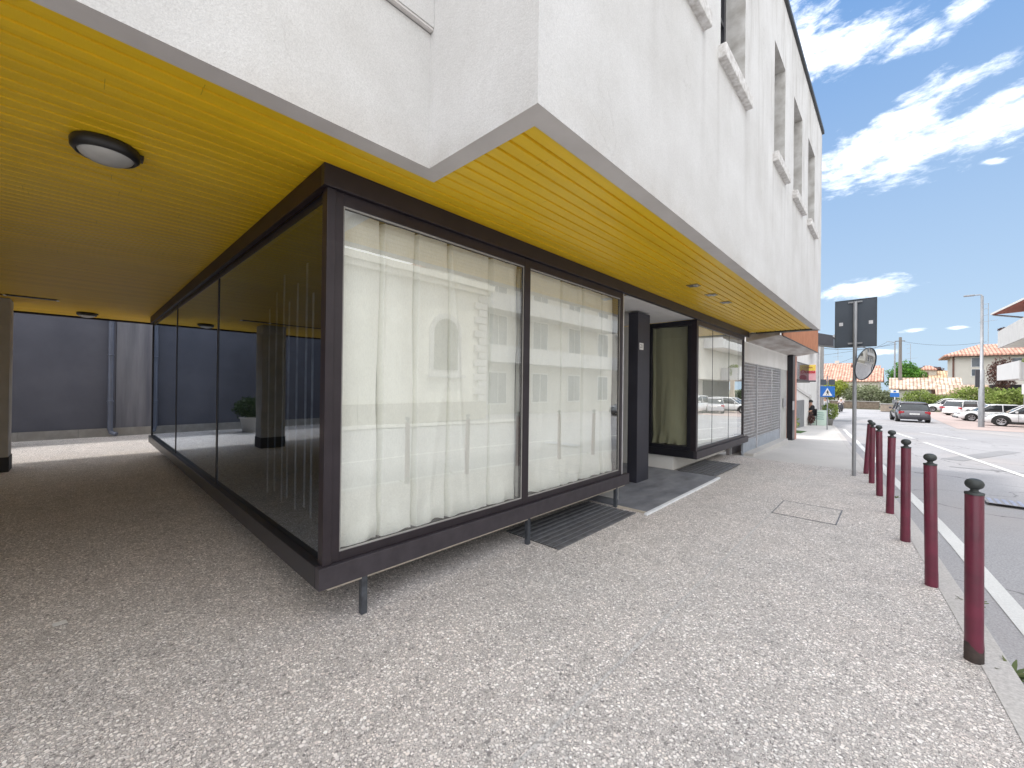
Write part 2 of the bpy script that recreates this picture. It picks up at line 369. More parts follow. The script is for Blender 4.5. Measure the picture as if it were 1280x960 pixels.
# ------------------------------------------------------------------ ground shape
def gz(y): return 0. if y < 7 else (-.022 * (y - 7) if y < 55 else -1.056)
KERB = [(-60, 3.6), (-12, 1.75), (0, .78), (3.2, .50), (4, .43), (6, .23), (8, .0), (10, -.24), (12.8, -.56), (16, -.95), (19.4, -1.33), (22.7, -1.72), (26, -2.1), (29, -2.5)]
def kx(y):
    for (a, xa), (b, xb) in zip(KERB, KERB[1:]):
        if y <= b: return xa + (xb - xa) * (y - a) / (b - a)
    return KERB[-1][1]
def strip(fl, fr, y0, y1, dz, step=.5, nx=1, thick=0):
    mb = MB(); n = max(1, int(abs(y1 - y0) / step)); ys = [y0 + (y1 - y0) * i / n for i in range(n + 1)]
    for a, b in zip(ys, ys[1:]):
        mb.quad((fl(a), a, gz(a) + dz), (fr(a), a, gz(a) + dz), (fr(b), b, gz(b) + dz), (fl(b), b, gz(b) + dz))
        if thick:
            mb.quad((fr(a), a, gz(a) + dz), (fr(a), a, gz(a) + dz - thick), (fr(b), b, gz(b) + dz - thick), (fr(b), b, gz(b) + dz))
    return mb
C = lambda v: (lambda y: v)
# one big sheet to the horizon
mb = MB(); ys = [-900, -60, 0, 7, 55, 120, 900]
for a, b in zip(ys, ys[1:]):
    for x0, x1 in ((-900, -40), (-40, 40), (40, 900)):
        mb.quad((x0, a, gz(a) - .10), (x1, a, gz(a) - .10), (x1, b, gz(b) - .10), (x0, b, gz(b) - .10))
struct(mb.build('ground', M['earth']))
mb = strip(lambda y: kx(y) - .02, C(9.0), -60, 29, -.055, 1)
mb.add(strip(C(-9), C(9.0), 29, 72, -.055, 4).v, strip(C(-9), C(9.0), 29, 72, -.055, 4).f)
struct(mb.build('road', M['asphalt']))
struct(strip(C(9.0), C(30), -60, 72, -.052, 2).build('parking_lot', M['asphalt']))
struct(strip(C(2.6), C(30.), 34, 72, -.046, 2).build('parking_bays', M['redpave']))
mb = MB(); mb.quad((-15.5, -60, 0), (-12, -60, 0), (-12, 10.5, 0), (-15.5, 10.5, 0))
s1 = strip(C(-12), lambda y: kx(y) - .13, -60, 10.45, 0, .5)
mb.add(s1.v, s1.f)
struct(mb.build('pebble_pavement', M['pebble']))
struct(strip(C(-9), lambda y: kx(y) - .13, 10.45, 29, 0, .5).build('concrete_pavement', M['concrete_pave']))
struct(strip(lambda y: kx(y) - .13, lambda y: kx(y), -60, 29, .003, .5, thick=.06).build('kerb', M['kerb']))
struct(strip(lambda y: -4.0, lambda y: -2.75, 19.9, 21.6, .006, 1).build('green_mat_of_turf', pm('turf_green', (.06, .12, .03), (.04, .08, .02), 6, .9)))['label'] = 'strip of green turf'
# faint cement joint running along the pavement, and a cross joint
struct(strip(C(-1.09), C(-1.07), 1.0, 10.4, .003, 2).build('pavement_joint', mat_ground('pale_joint', (.62, .60, .59), (.46, .44, .43), 75, 1.5)))
def wl(y): return kx(y) + (.19 if y < 12 else .22)
struct(strip(lambda y: wl(y), lambda y: wl(y) + .12, -40, 26, -.050, .5).build('edge_line', M['roadwhite']))
mb = MB()
def gline(a, b, w, dz=-.047):
    a = Vector(a); b = Vector(b); d = (b - a).normalized(); n = Vector((-d.y, d.x)) * w / 2; k = max(1, int((b - a).length / 1.5))
    for i in range(k):
        p = a + (b - a) * i / k; q = a + (b - a) * (i + 1) / k
        mb.quad(*[(v.x, v.y, gz(v.y) + dz) for v in (p - n, p + n, q + n, q - n)])
gline((1.98, 12.2), (.78, 20.8), .13); gline((.55, 22.4), (-.1, 26.8), .12); gline((2.3, 9.8), (4.0, -14), .13)
gline((.9, 27.5), (2.1, 24), .12); gline((2.3, 33), (6, 25.5), .12); gline((4.2, 33.5), (9, 26.0), .12)
gline((-2.9, 33.5), (2, 35.2), .25)
struct(mb.build('road_marking', M['roadwhite']))
mb = MB(); gline((1.05, 15), (2.6, 19.5), .4, -.0495); gline((-2.9, 36), (-2.0, 48), 1.1, -.0495); gline((.9, 13.35), (2.2, 13.5), .10, -.0495)
struct(mb.build('asphalt_repair', M['roadpatch']))
# road gully grille
t = thing('road_gully', 'rectangular iron gully grille set in the road beside the nearest bollard', 'drain', (1.35, 8.9, -.05))
g_ = MB().box(.95, 1.95, 8.72, 9.12, -.054, -.051).build('gully_pit', M['asphalt'], t)
mb = MB()
for i in range(14): mb.box(.98 + i * .07, 1.02 + i * .07, 8.74, 9.10, -.051, -.048)
mb.build('grate', pm('pale_gully_bars', (.40, .43, .55), None, 8, .7, .0), t)
# inspection cover outlined in the pavement
t = thing('inspection_cover', 'pebble filled inspection cover with a thin rim in the open pavement', 'manhole cover', (-.8, 6.2, 0))
mb = MB(); x0, x1, y0, y1 = -1.08, -.46, 5.75, 6.5
for a in ((x0, x1, y0, y0 + .012), (x0, x1, y1 - .012, y1), (x0, x0 + .012, y0, y1), (x1 - .012, x1, y0, y1)): mb.box(a[0], a[1], a[2], a[3], .001, .004)
mb.build('rim', M['grate'], t)
MB().quad((x0 + .012, y0 + .012, .0025), (x1 - .012, y0 + .012, .0025), (x1 - .012, y1 - .012, .0025), (x0 + .012, y1 - .012, .0025)).build('lid', M['pebble'], t)

# ------------------------------------------------------------------ the shop building
ZS = 2.82
BX0, BX1, BX2 = -12.4, -2.08, -1.22        # back edge, left facade, bay facade
YC, YE, ZR = 1.45, 11.35, 7.22
bld = thing('shop_building', 'white rendered two storey building overhanging the shopfront with a yellow boarded soffit', 'building', (BX0, 0, 0))
def wall_x(mb, x, y0, y1, z0, z1, holes, depth, rev=None):
    ys = sorted({y0, y1} | {h[0] for h in holes} | {h[1] for h in holes}); zs = sorted({z0, z1} | {h[2] for h in holes} | {h[3] for h in holes})
    for a, b in zip(ys, ys[1:]):
        for c, d in zip(zs, zs[1:]):
            ym, zm = (a + b) / 2, (c + d) / 2
            if any(h[0] < ym < h[1] and h[2] < zm < h[3] for h in holes): continue
            mb.quad((x, a, c), (x, b, c), (x, b, d), (x, a, d))
    r = mb
    for (a, b, c, d) in holes:
        xi = x - depth
        if rev is not None: r = MB(); rev.append(r)
        r.quad((x, a, c), (xi, a, c), (xi, a, d), (x, a, d)); r.quad((x, b, c), (xi, b, c), (xi, b, d), (x, b, d))
        r.quad((x, a, c), (x, b, c), (xi, b, c), (xi, a, c)); r.quad((x, a, d), (x, b, d), (xi, b, d), (xi, a, d))
WIN = [(2.72, 3.60), (4.12, 4.98), (6.46, 7.20), (7.92, 8.74), (9.42, 10.28)]
holes = [(a, b, 4.72, 6.27) for a, b in WIN]
mb = MB(); rv = []
wall_x(mb, BX2, YC, YE, ZS, ZR, holes, .24, rv)
mb.quad((BX1, YC, ZS), (BX2, YC, ZS), (BX2, YC, ZR), (BX1, YC, ZR))                # return face
mb.quad((BX1, -9, ZS), (BX1, YC, ZS), (BX1, YC, 3.64), (BX1, -9, 3.64))
mb.box(BX1 - .2, BX1 + .035, -9, YC - .002, 3.66, ZR)                            # the upper part stands proud
mb.quad((BX1, -9, 3.64), (BX1, YC, 3.64), (BX1 - .1, YC, 3.66), (BX1 - .1, -9, 3.66))
mb.quad((BX0, YE, ZS), (BX2, YE, ZS), (BX2, YE, ZR), (BX0, YE, ZR))
mb.quad((BX0, -9, ZS), (BX1, -9, ZS), (BX1, -9, ZR), (BX0, -9, ZR))
mb.quad((BX0, -9, ZS), (BX0, YE, ZS), (BX0, YE, ZR), (BX0, -9, ZR))
mb.quad((BX0, -9, ZR), (BX1, -9, ZR), (BX1, YC, ZR), (BX0, YC, ZR)); mb.quad((BX0, YC, ZR), (BX2, YC, ZR), (BX2, YE, ZR), (BX0, YE, ZR))
mb.build('wall', M['stucco'], bld)
for r_ in rv: r_.build('window_reveal', M['reveal'], bld)
mb = MB()
mb.box(BX2 - .25, BX2 + .04, YC, YE + .03, ZR + .002, ZR + .07); mb.box(BX1 - .25, BX1 + .06, -9, YC - .003, ZR + .002, ZR + .07)
mb.build('roof_coping', M['coping'], bld)
MB().box(BX1 + .001, BX1 + .03, -9, YC - .003, 3.645, 3.658).build('drip_edge', M['trim'], bld)
for (a, b) in WIN:
    w = MB(); xi = BX2 - .20
    w.box(xi - .05, xi, a, a + .06, 4.72, 6.27); w.box(xi - .05, xi, b - .06, b, 4.72, 6.27); w.box(xi - .05, xi, a + .06, b - .06, 6.21, 6.27)
    w.box(xi - .05, xi, a + .06, b - .06, 4.72, 4.79); w.box(xi - .05, xi, (a + b) / 2 - .03, (a + b) / 2 + .03, 4.79, 6.21); w.box(xi - .048, xi - .004, a + .06, b - .06, 5.55, 5.60)
    wo = w.build('window', M['frame'], bld)
    MB().quad((xi - .03, a, 4.72), (xi - .03, b, 4.72), (xi - .03, b, 6.27), (xi - .03, a, 6.27)).build('pane', M['winglass'], wo)
    MB().box(xi - .3, xi - .26, a - .2, b + .2, 4.5, 6.5).build('blind', M['interior'], wo)
    MB().bbox(BX2 - .235, BX2 + .07, a - .06, b + .07, 4.58, 4.71, .012).build('window_sill', M['sill'], bld)
# soffit: real tongue-and-groove boards running along the street
mb = MB(); x = -1.345; W = .095; zb = ZS + .004
prof = []
k = 0
while x - W > -12.36:
    prof += [(x, zb), (x - W + .020, zb), (x - W + .015, zb + .020), (x - W + .004, zb + .020)]
    x -= W; k += 1
prof.append((x, zb))
def ext(p, ya, yb, m):
    vs = []
    for (px_, pz) in p: vs += [(px_, ya, pz), (px_, yb, pz)]
    m.add(vs, [(2 * i, 2 * i + 1, 2 * i + 3, 2 * i + 2) for i in range(len(p) - 1)])
pb = [p for p in prof if p[0] > -2.2]; pr_ = [p for p in prof if p[0] <= -2.195]
ext(pb, YC + .115, 10.93, mb)
ext([pb[-1]] + pr_, -9, 10.93, mb)
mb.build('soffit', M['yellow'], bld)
mb = MB()      # flat grey margin around the boards
z = ZS
mb.quad((BX1, -9, z), (BX1 - .12, -9, z), (BX1 - .12, YC + .12, z), (BX1, YC, z))
mb.quad((BX1, YC, z), (BX1 - .12, YC + .12, z), (BX2 - .12, YC + .12, z), (BX2, YC, z))
mb.quad((BX2, YC, z), (BX2 - .12, YC + .12, z), (BX2 - .12, YE - .4, z), (BX2, YE, z))
mb.quad((BX2 - .12, YC + .12, z), (BX2 - .12, YC + .12, z + .03), (BX2 - .12, 10.95, z + .03), (BX2 - .12, 10.95, z))
mb.quad((BX1 - .12, -9, z), (BX1 - .12, -9, z + .03), (BX1 - .12, YC + .12, z + .03), (BX1 - .12, YC + .12, z))
mb.build('soffit_trim', M['trim'], bld)
MB().box(-2.40, BX2 - .10, 10.935, 10.965, ZS - .022, ZS + .02).build('soffit_end_trim', M['coping'], bld)
MB().box(BX0 - .06, BX0 + .02, -9, YE, ZS - .02, ZS + .05).build('gutter_edge', M['brown'], bld)
mb = MB(); mb.bbox(-10.95, -10.5, -1.27, -.78, 0, ZS + .002, .006)
pl = mb.build('pillar', M['pillar'], bld)
MB().box(-10.96, -10.49, -1.28, -.77, 0, .24).build('plinth', pm('dark_pillar_foot', (.05, .05, .06), None, 4, .8), pl)
# ground floor wall on the far side of the passage
mb = MB(); mb.quad((-9.6, -3.6, 0), (-2.4, -3.6, 0), (-2.4, -3.6, ZS), (-9.6, -3.6, ZS)); mb.quad((-9.6, -9, 0), (-9.6, -3.6, 0), (-9.6, -3.6, ZS), (-9.6, -9, ZS)); mb.quad((-2.4, -9, 0), (-2.4, -3.6, 0), (-2.4, -3.6, ZS), (-2.4, -9, ZS))
mb.build('ground_floor_wall', M['alley2'], bld)

# lamps and fittings in the soffit
def ceiling_lamp(loc, label):
    t = thing('ceiling_lamp', label, 'lamp', loc, 0, 'round lamps under the soffit')
    MB().lathe([(0.0, .0), (.138, .0), (.145, -.012), (.143, -.045), (.128, -.062), (.118, -.062), (.116, -.05)], n=40).build('ring', M['lampblack'], t, False)
    MB().lathe([(.118, -.052), (.108, -.068), (.085, -.083), (.055, -.093), (.02, -.098), (0.0001, -.099)], n=40).build('diffuser', M['lampglass'], t, False)
    MB().box(-.03, .03, .14, .155, -.03, -.006).build('clip', M['lampblack'], t, False)
ceiling_lamp((-3.24, .09, ZS + .003), 'large black rimmed round lamp on the yellow boards near the camera')
ceiling_lamp((-11.5, .09, ZS + .003), 'small looking round lamp at the far edge of the passage ceiling')
t = thing('ceiling_grille', 'narrow slotted vent strip let into the passage ceiling above the grey pillar', 'vent', (-10.04, -.5, ZS))
MB().box(-10.10, -9.99, -.80, -.26, ZS - .010, ZS - .002).build('backing', M['ink'], t)
mb = MB()
for i in range(24): mb.box(-10.095, -9.995, -.77 + i * .021, -.762 + i * .021, ZS - .016, ZS - .010)
mb.build('grille', pm('grille_grey', (.25, .25, .27), None, 9, .5, .5), t)
for a_ in (-.82, -.27): MB().box(-10.10, -9.99, a_, a_ + .03, ZS - .018, ZS - .008).build('end_cap', M['signwhite'], t)
MB().box(-10.08, -10.02, -9, -.83, ZS - .012, ZS - .001).build('dark_slot', M['ink'], t)
for i, (y, lb) in enumerate(((5.42, 'recessed square spotlight in the yellow soffit, the one nearest the big corner window'), (6.12, 'recessed square spotlight in the yellow soffit, the middle of the row'), (6.80, 'recessed square spotlight in the yellow soffit, farthest along the row'))):
    t = thing('recessed_spotlight', lb, 'spotlight', (-1.9, y, ZS), 0, 'spotlights recessed in the yellow soffit')
    mb = MB(); mb.box(-.07, .07, -.07, -.052, -.004, .003); mb.box(-.07, .07, .052, .07, -.004, .003); mb.box(-.07, -.052, -.052, .052, -.004, .003); mb.box(.052, .07, -.052, .052, -.004, .003)
    mb.build('frame', pm('spot_frame', (.35, .27, .1), None, 9, .4, .3), t, False)
    MB().box(-.052, .052, -.052, .052, -.001, .003).build('lens', pm('spot_lens', (.10, .10, .10), (.4, .4, .42), 30, .2), t, False)
    MB().box(.01, .05, -.045, .03, -.018, -.0015).build('bulb', M['lampglass'], t, False)

# ------------------------------------------------------------------ corner display window (bay 1)
XF = -2.477                                        # outer face of the fascia
bay = thing('display_window', 'big corner shop window in dark brown metal raised on short steel legs', 'shop window', (XF, 1.0, 0))
mb = MB(); mb.bbox(XF - .05, XF, .985, 10.70, 2.687, ZS - .001, .003)
mb.build('top_fascia', M['brown'], bay)
mb = MB(); mb.bbox(-11.12, XF - .051, .985, 1.03, 2.687, ZS - .001, .003)
mb.build('side_fascia', pm('maroon_brown_metal', (.030, .014, .013), (.02, .010, .010), 3, .5, .2), bay)
MB().bbox(XF - .06, XF, .985, 4.855, .262, .394, .004).build('bottom_fascia', M['brown2'], bay)
MB().bbox(-11.14, XF - .061, .985, 1.04, .262, .394, .004).build('side_bottom_fascia', M['black'], bay)
MB().box(XF - .11, XF - .035, 1.05, 4.80, .236, .2615).build('slab_edge', M['beige'], bay)
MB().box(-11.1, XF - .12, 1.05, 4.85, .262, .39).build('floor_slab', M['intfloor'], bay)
MB().box(-11.1, XF - .7, 1.45, 4.85, 0, .2615).build('plinth', M['pit'], bay)  # near-black colour carries the shade under the raised window
XG = XF - .052
# front frame members
def member(name, x0, x1, y0, y1, z0, z1, m=M['brown'], parent=None, b=.003):
    return MB().bbox(x0, x1, y0, y1, z0, z1, b).build(name, m, parent or bay)
member('corner_post', XG - .04, XF - .02, 1.012, 1.065, .394, 2.6865)
member('corner_post', XG - .035, XF - .030, 1.066, 1.118, .394, 2.6865)
member('mullion', XG - .04, XF - .030, 2.825, 2.905, .394, 2.6865)
member('end_post', XG - .04, XF - .030, 4.645, 4.705, .394, 2.6865)
MB().bbox(XG - .05, XF - .035, 4.706, 4.74, .394, 2.6865, .003).build('end_jamb', M['edgemetal'], bay)
for (a, b) in ((1.119, 2.824), (2.906, 4.644)):
    member('top_rail', XG - .038, XF - .032, a, b, 2.612, 2.6865)
    member('bottom_rail', XG - .038, XF - .032, a, b, .3945, .452)
    mb = MB(); x_ = XF - .040
    mb.box(x_ - .006, x_, a, b, 2.600, 2.6115); mb.box(x_ - .006, x_, a, b, .4525, .464); mb.box(x_ - .006, x_, a, a + .010, .4645, 2.5995); mb.box(x_ - .006, x_, b - .010, b, .4645, 2.5995)
    mb.build('glazing_bead', M['rubberseal'], bay)
    MB().quad((XG, a, .452), (XG, b, .452), (XG, b, 2.612), (XG, a, 2.612)).build('pane', M['glass'], bay)
# side of the box: nearly frameless panes
YG = 1.0
member('side_top_rail', -11.1, XG - .042, 1.0305, 1.07, 2.63, 2.6865, M['black'])
for a, b in ((-11.08, -8.13), (-8.09, -5.40), (-5.36, -2.57)):
    MB().quad((a, 1.035, .396), (b, 1.035, .396), (b, 1.035, 2.686), (a, 1.035, 2.686)).build('side_pane', M['sideglass'], bay)
for xx in (-8.11, -5.38): MB().box(xx - .02, xx + .02, 1.028, 1.05, .396, 2.686).build('side_mullion', M['black'], bay)
member('side_end_post', -11.12, -11.08, 1.02, 1.08, .394, 2.6865, M['black'])
# interior shell of the shop, dim
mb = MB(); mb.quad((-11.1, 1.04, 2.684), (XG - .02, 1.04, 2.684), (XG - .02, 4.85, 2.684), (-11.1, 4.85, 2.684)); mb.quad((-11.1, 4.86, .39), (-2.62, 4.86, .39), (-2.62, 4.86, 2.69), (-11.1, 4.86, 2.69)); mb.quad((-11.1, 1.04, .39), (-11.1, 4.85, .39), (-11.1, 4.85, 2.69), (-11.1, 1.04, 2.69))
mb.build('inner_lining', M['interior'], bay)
for y in (1.29, 2.93, 4.60):
    lg = MB().bbox(-2.55, -2.51, y - .02, y + .02, 0, .30, .003).build('leg', pm('leg_steel', (.10, .11, .13), (.05, .055, .065), 14, .45, .4), bay)
# curtains, hung sheet beside sheet
def sheet(y0, y1, z0, z1, x, seed, m, amp=.006, wr=1.):
    rnd = random.Random(seed); ny = 64; nz = 44; vs = []
    ph = rnd.random() * 6
    for j in range(nz + 1):
        z = z0 + (z1 - z0) * j / nz
        for i in range(ny + 1):
            u = i / ny
            edge = .020 * wr * (mnoise.noise(Vector((seed * 3.1, z * 1.1, 0)))) * (1 if u in (0, 1) else 1)
            yy = y0 + (y1 - y0) * u + edge * (1 if u > .5 else .6)
            low = max(0, 1 - (z - z0) / .35)
            xx = x + amp * math.sin(u * math.pi * 2 + ph + z * .6) + .020 * mnoise.noise(Vector((yy * 3, z * .9, seed))) + .045 * low * wr * mnoise.noise(Vector((yy * 9, z * 5, seed + 9)))
            dd = min((1 - u) * (y1 - y0), u * (y1 - y0))
            if dd < .022: xx -= .07 * (1 - dd / .022)
            cr = mnoise.noise(Vector((yy * 1.6 + seed, z * .25, 4.))); xx += .012 * max(0, .07 - abs(cr)) / .07
            zz = z + (low * .022 * mnoise.noise(Vector((yy * 7, 3, seed))) if j == 0 else 0)
            vs.append((xx, yy, zz))
    n = ny + 1
    mb = MB(); mb.add(vs, [(j * n + i, j * n + i + 1, (j + 1) * n + i + 1, (j + 1) * n + i) for j in range(nz) for i in range(ny)], True)
    return mb
folds1 = [1.13, 1.44, 1.72, 2.03, 2.49, 2.84]; folds2 = [2.90, 3.54, 3.95, 4.37, 4.66]
wd1 = ['first from the corner', 'second from the corner', 'third from the corner', 'fourth from the corner', 'last before the mullion']
wd2 = ['first after the mullion', 'second after the mullion', 'third after the mullion', 'last before the entrance']
for fs, wd, nm in ((folds1, wd1, 'larger left pane'), (folds2, wd2, 'smaller right pane')):
    for i in range(len(fs) - 1):
        ov = .03
        o = sheet(fs[i] + .001, fs[i + 1] - .001, .437, 2.63, -2.612 - .006 * (i % 2), 11 + i + 10 * (nm[0] == 's'), M['curtain']).build('curtain', M['curtain'])
        tag(o, 'hanging cream curtain sheet behind the %s, %s' % (nm, wd[i]), 'curtain', 'cream curtain sheets in the corner window')
for i in range(9):
    x = -2.72 - i * .165 - .02 * (i % 3)
    o = MB().box(x - .014, x + .014, 1.16, 1.165, .52 + .05 * (i % 2), 2.40 - .12 * (i % 3)).build('blind_slat', M['strip'])
    tag(o, 'narrow grey hanging blind slat inside the dark side window', 'blind slat', 'grey slats behind the side glass')

# ------------------------------------------------------------------ entrance recess and bay 2
ent = thing('entrance_recess', 'recessed shop entrance with white ceiling between the two display windows', 'entrance', (-4.2, 6, 0))
MB().quad((-5.2, 4.87, 2.692), (XF - .052, 4.87, 2.692), (XF - .052, 7.30, 2.692), (-5.2, 7.30, 2.692)).build('ceiling', M['white'], ent)
mb = MB(); mb.quad((-2.64, 4.872, .0), (-5.2, 4.872, .0), (-5.2, 4.872, 2.69), (-2.64, 4.872, 2.69)); mb.quad((-5.2, 4.87, 0), (-5.2, 7.38, 0), (-5.2, 7.38, 2.69), (-5.2, 4.87, 2.69)); mb.quad((-5.2, 7.375, 0), (-3.37, 7.375, 0), (-3.37, 7.375, 2.69), (-5.2, 7.375, 2.69))
mb.build('wall', M['white'], ent)
MB().bbox(-5.19, -5.13, 5.4, 6.4, .02, 2.15, .004).build('door', M['brown'], ent)
bay2 = thing('display_window', 'smaller shop window past the entrance with a taupe curtained side pane', 'shop window', (XF, 7.3, 0))
def m2(name, x0, x1, y0, y1, z0, z1, m=M['brown']): return MB().bbox(x0, x1, y0, y1, z0, z1, .003).build(name, m, bay2)
m2('bottom_fascia', XF - .06, XF, 7.31, 10.68, .262, .394, M['brown2'])
m2('side_bottom_fascia', -3.36, XF - .061, 7.31, 7.36, .262, .394, M['black'])
m2('corner_post', XG - .06, XF - .02, 7.312, 7.40, .3945, 2.6865)
m2('end_post', XG - .04, XF - .03, 10.36, 10.42, .3945, 2.6865)
m2('top_rail', XG - .038, XF - .032, 7.401, 10.359, 2.60, 2.6865); m2('bottom_rail', XG - .038, XF - .032, 7.401, 10.359, .3945, .45)
for yy in (8.25, 9.30): MB().box(XG - .004, XG + .004, yy - .004, yy + .004, .45, 2.6).build('glass_joint', M['frame'], bay2)
MB().quad((XG, 7.40, .45), (XG, 10.36, .45), (XG, 10.36, 2.60), (XG, 7.40, 2.60)).build('pane', M['glass'], bay2)
m2('side_top_rail', -3.34, XG - .062, 7.316, 7.36, 2.60, 2.6865, M['black']); m2('side_bottom_rail', -3.34, XG - .062, 7.316, 7.36, .3945, .46, M['black'])
m2('side_post', -3.36, -3.31, 7.316, 7.37, .3945, 2.6865, M['black']); m2('side_post', XG - .13, XG - .062, 7.318, 7.37, .461, 2.599, M['black'])
MB().quad((-3.31, 7.335, .46), (XG - .13, 7.335, .46), (XG - .13, 7.335, 2.60), (-3.31, 7.335, 2.60)).build('side_pane', mat_glass('side_pane_glass', (.92, .94, .9), 1.6, .02), bay2)
mb = MB(); mb.box(-3.36, XF - .13, 7.37, 10.68, .262, .39); mb.build('floor_slab', M['white'], bay2)
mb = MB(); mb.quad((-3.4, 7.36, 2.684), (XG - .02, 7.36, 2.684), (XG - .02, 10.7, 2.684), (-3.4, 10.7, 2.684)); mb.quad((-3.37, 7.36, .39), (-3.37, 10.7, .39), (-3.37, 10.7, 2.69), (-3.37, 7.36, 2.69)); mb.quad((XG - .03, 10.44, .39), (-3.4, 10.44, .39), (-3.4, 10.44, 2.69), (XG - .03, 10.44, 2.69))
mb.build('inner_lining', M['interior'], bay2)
mb = MB(); mb.box(-5.2, -2.92, 7.385, 10.6, 0, .2615); mb.build('plinth', M['white'], bay2)
m2('leg', -2.72, -2.68, 10.1, 10.14, 0, .2615, M['galv'])
# curtains of bay 2
for i, (a, b) in enumerate(((7.42, 8.4), (8.4, 9.4), (9.4, 10.36))):
    o = sheet(a + .001, b - .001, .46, 2.62, -2.62, 40 + i, M['curtain']).build('curtain', M['curtain'])
    tag(o, 'pale curtain sheet behind the street pane past the entrance, %s' % ('nearest the entrance', 'the middle one', 'farthest along')[i], 'curtain', 'pale curtain sheets past the entrance')
o = sheet(-3.30, -2.62, .47, 2.60, 0, 60, M['curtain2'], .03, 2.2)
o.v = [(v[1], 7.43 + v[0], v[2]) for v in o.v]
tag(o.build('curtain', M['curtain2']), 'rumpled taupe curtain in the side pane beside the entrance', 'curtain')
# dark sign pillar with the house number
t = thing('entrance_pillar', 'freestanding black metal pillar with a small white number plate at the entrance', 'pillar', (-2.97, 6.1, 0))
MB().bbox(-3.05, -2.89, 5.90, 6.31, .012, 2.665, .003).build('shaft', pm('charcoal_pillar_metal', (.028, .028, .040), (.04, .04, .055), 2, .4, .2), t)
pt = MB().box(-2.889, -2.884, 5.945, 6.075, 2.085, 2.19).build('number_plate', M['signwhite'], t)
def text(body, size, loc, rot, mat, parent, name='lettering', ext_=.001, align='CENTER', shear=0, bold=0):
    cu = bpy.data.curves.new(name, 'FONT'); cu.body = body; cu.size = size; cu.extrude = ext_; cu.align_x = align; cu.align_y = 'CENTER'; cu.shear = shear; cu.offset = bold
    o = bpy.data.objects.new('tmp', cu); COL.objects.link(o); o.rotation_euler = rot; o.location = loc
    bpy.context.view_layer.update()
    me = bpy.data.meshes.new_from_object(o.evaluated_get(bpy.context.evaluated_depsgraph_get())); mw = o.matrix_world.copy()
    bpy.data.objects.remove(o); off = Vector((0, 0, 0)); p = parent
    while p: off += p.location; p = p.parent
    me.transform(Matrix.Translation(-off) @ mw); me.materials.clear(); me.materials.append(mat)
    q = bpy.data.objects.new(name, me); COL.objects.link(q); q.parent = parent; return q
text('21', .085, (-2.8835, 6.01, 2.138), (R(90), 0, R(90)), M['ink'], pt, 'number')
# slate entrance slab
t = thing('entrance_slab', 'dark slate step slab with a white metal edge at the entrance', 'step', (-3, 6, 0))
MB().bbox(-5.2, -2.135, 4.64, 7.33, 0, .020, .002).build('slab', M['slate'], t)
MB().bbox(-2.1345, -2.095, 4.56, 7.30, 0, .024, .002).build('edge_strip', pm('white_edge_metal', (.80, .82, .86), (.68, .70, .74), 12, .5), t)
MB().bbox(-2.55, -2.1345, 4.61, 4.639, 0, .021, .002).build('side_strip', M['beige'], t)
def floor_grate(x0, x1, y0, y1, label):
    t = thing('floor_grate', label, 'drain grate', ((x0 + x1) / 2, (y0 + y1) / 2, 0), 0, 'long floor grates below the shop windows')
    MB().box(x0, x1, y0, y1, .001, .004).build('pit', M['pit'], t)
    mb = MB(); n = 8
    for i in range(n + 1):
        x = x0 + (x1 - x0) * i / n; mb.bbox(x - .022, x + .022, y0, y1, .0045, .013, .002)
    mb.build('bars', M['grate'], t)
    mb = MB()
    for i in range(n): 
        x = x0 + (x1 - x0) * (i + .5) / n; mb.box(x - .004, x + .004, y0, y1, .0045, .0115)
    mb.build('bright_edges', M['galv'], t)
    mb = MB(); mb.box(x0 - .015, x0 - .0225, y0 - .012, y1 + .012, .001, .014); mb.box(x1 + .0225, x1 + .03, y0 - .012, y1 + .012, .001, .014); mb.build('frame', M['grate'], t)
floor_grate(-2.86, -2.26, 3.02, 4.53, 'barred floor grate under the big corner window in front of the slab')
floor_grate(-2.84, -2.24, 7.42, 8.92, 'barred floor grate beyond the slate slab under the second window')
tag(MB().quad((-3.76, -.10, .004), (-3.70, -.09, .006), (-3.69, -.03, .012), (-3.77, -.04, .004)).build('litter', M['litter']), 'small scrap of white paper lying on the dark pavement', 'litter')

# ------------------------------------------------------------------ shutters and canopy beyond
t = nb = thing('grille_shopfront', 'shopfront closed with a see-through roller grille under a white band', 'shopfront', (-2.6, 12, 0))
XS = -2.6
MB().box(XS - .25, XS - .02, 10.72, 16.3, 2.12, 2.62).build('white_band', M['white'], nb)
MB().box(XS - .30, XS - .24, 10.5, 15, -.2, 2.12).build('dark_interior', M['shutterdark'], nb)
for (a, b) in ((10.72, 11.93), (12.0, 14.85)):
    mb = MB(); z = .26; row = 0
    while z < 2.1:
        mb.box(XS - .012, XS, a, b, z, z + .014)
        y = a + (.06 if row % 2 else 0)
        while y < b: mb.box(XS - .010, XS - .002, y, y + .014, z + .014, z + .075); y += .12
        z += .075; row += 1
    mb.build('roller_grille', M['shutter'], nb)
    MB().bbox(XS - .03, XS + .012, a, b, -.12, .255, .004).build('bottom_panel', pm('blue_grey_panel', (.40, .44, .50), None, 6, .5, .3), nb)
for yy in (11.965, 14.88): MB().bbox(XS - .03, XS + .03, yy - .028, yy + .028, -.18, 2.12, .003).build('guide_rail', M['edgemetal'], nb)
MB().box(XS - .2, XS - .03, 14.91, 16.2, -.2, 2.12).build('side_wall', pm('grey_side_wall', (.50, .50, .48), (.40, .40, .38), 2, .8), nb)
MB().bbox(XS - .02, XS + .22, 10.75, 14.9, -.2, -.02, .004).build('threshold', M['concrete_pave'], nb)
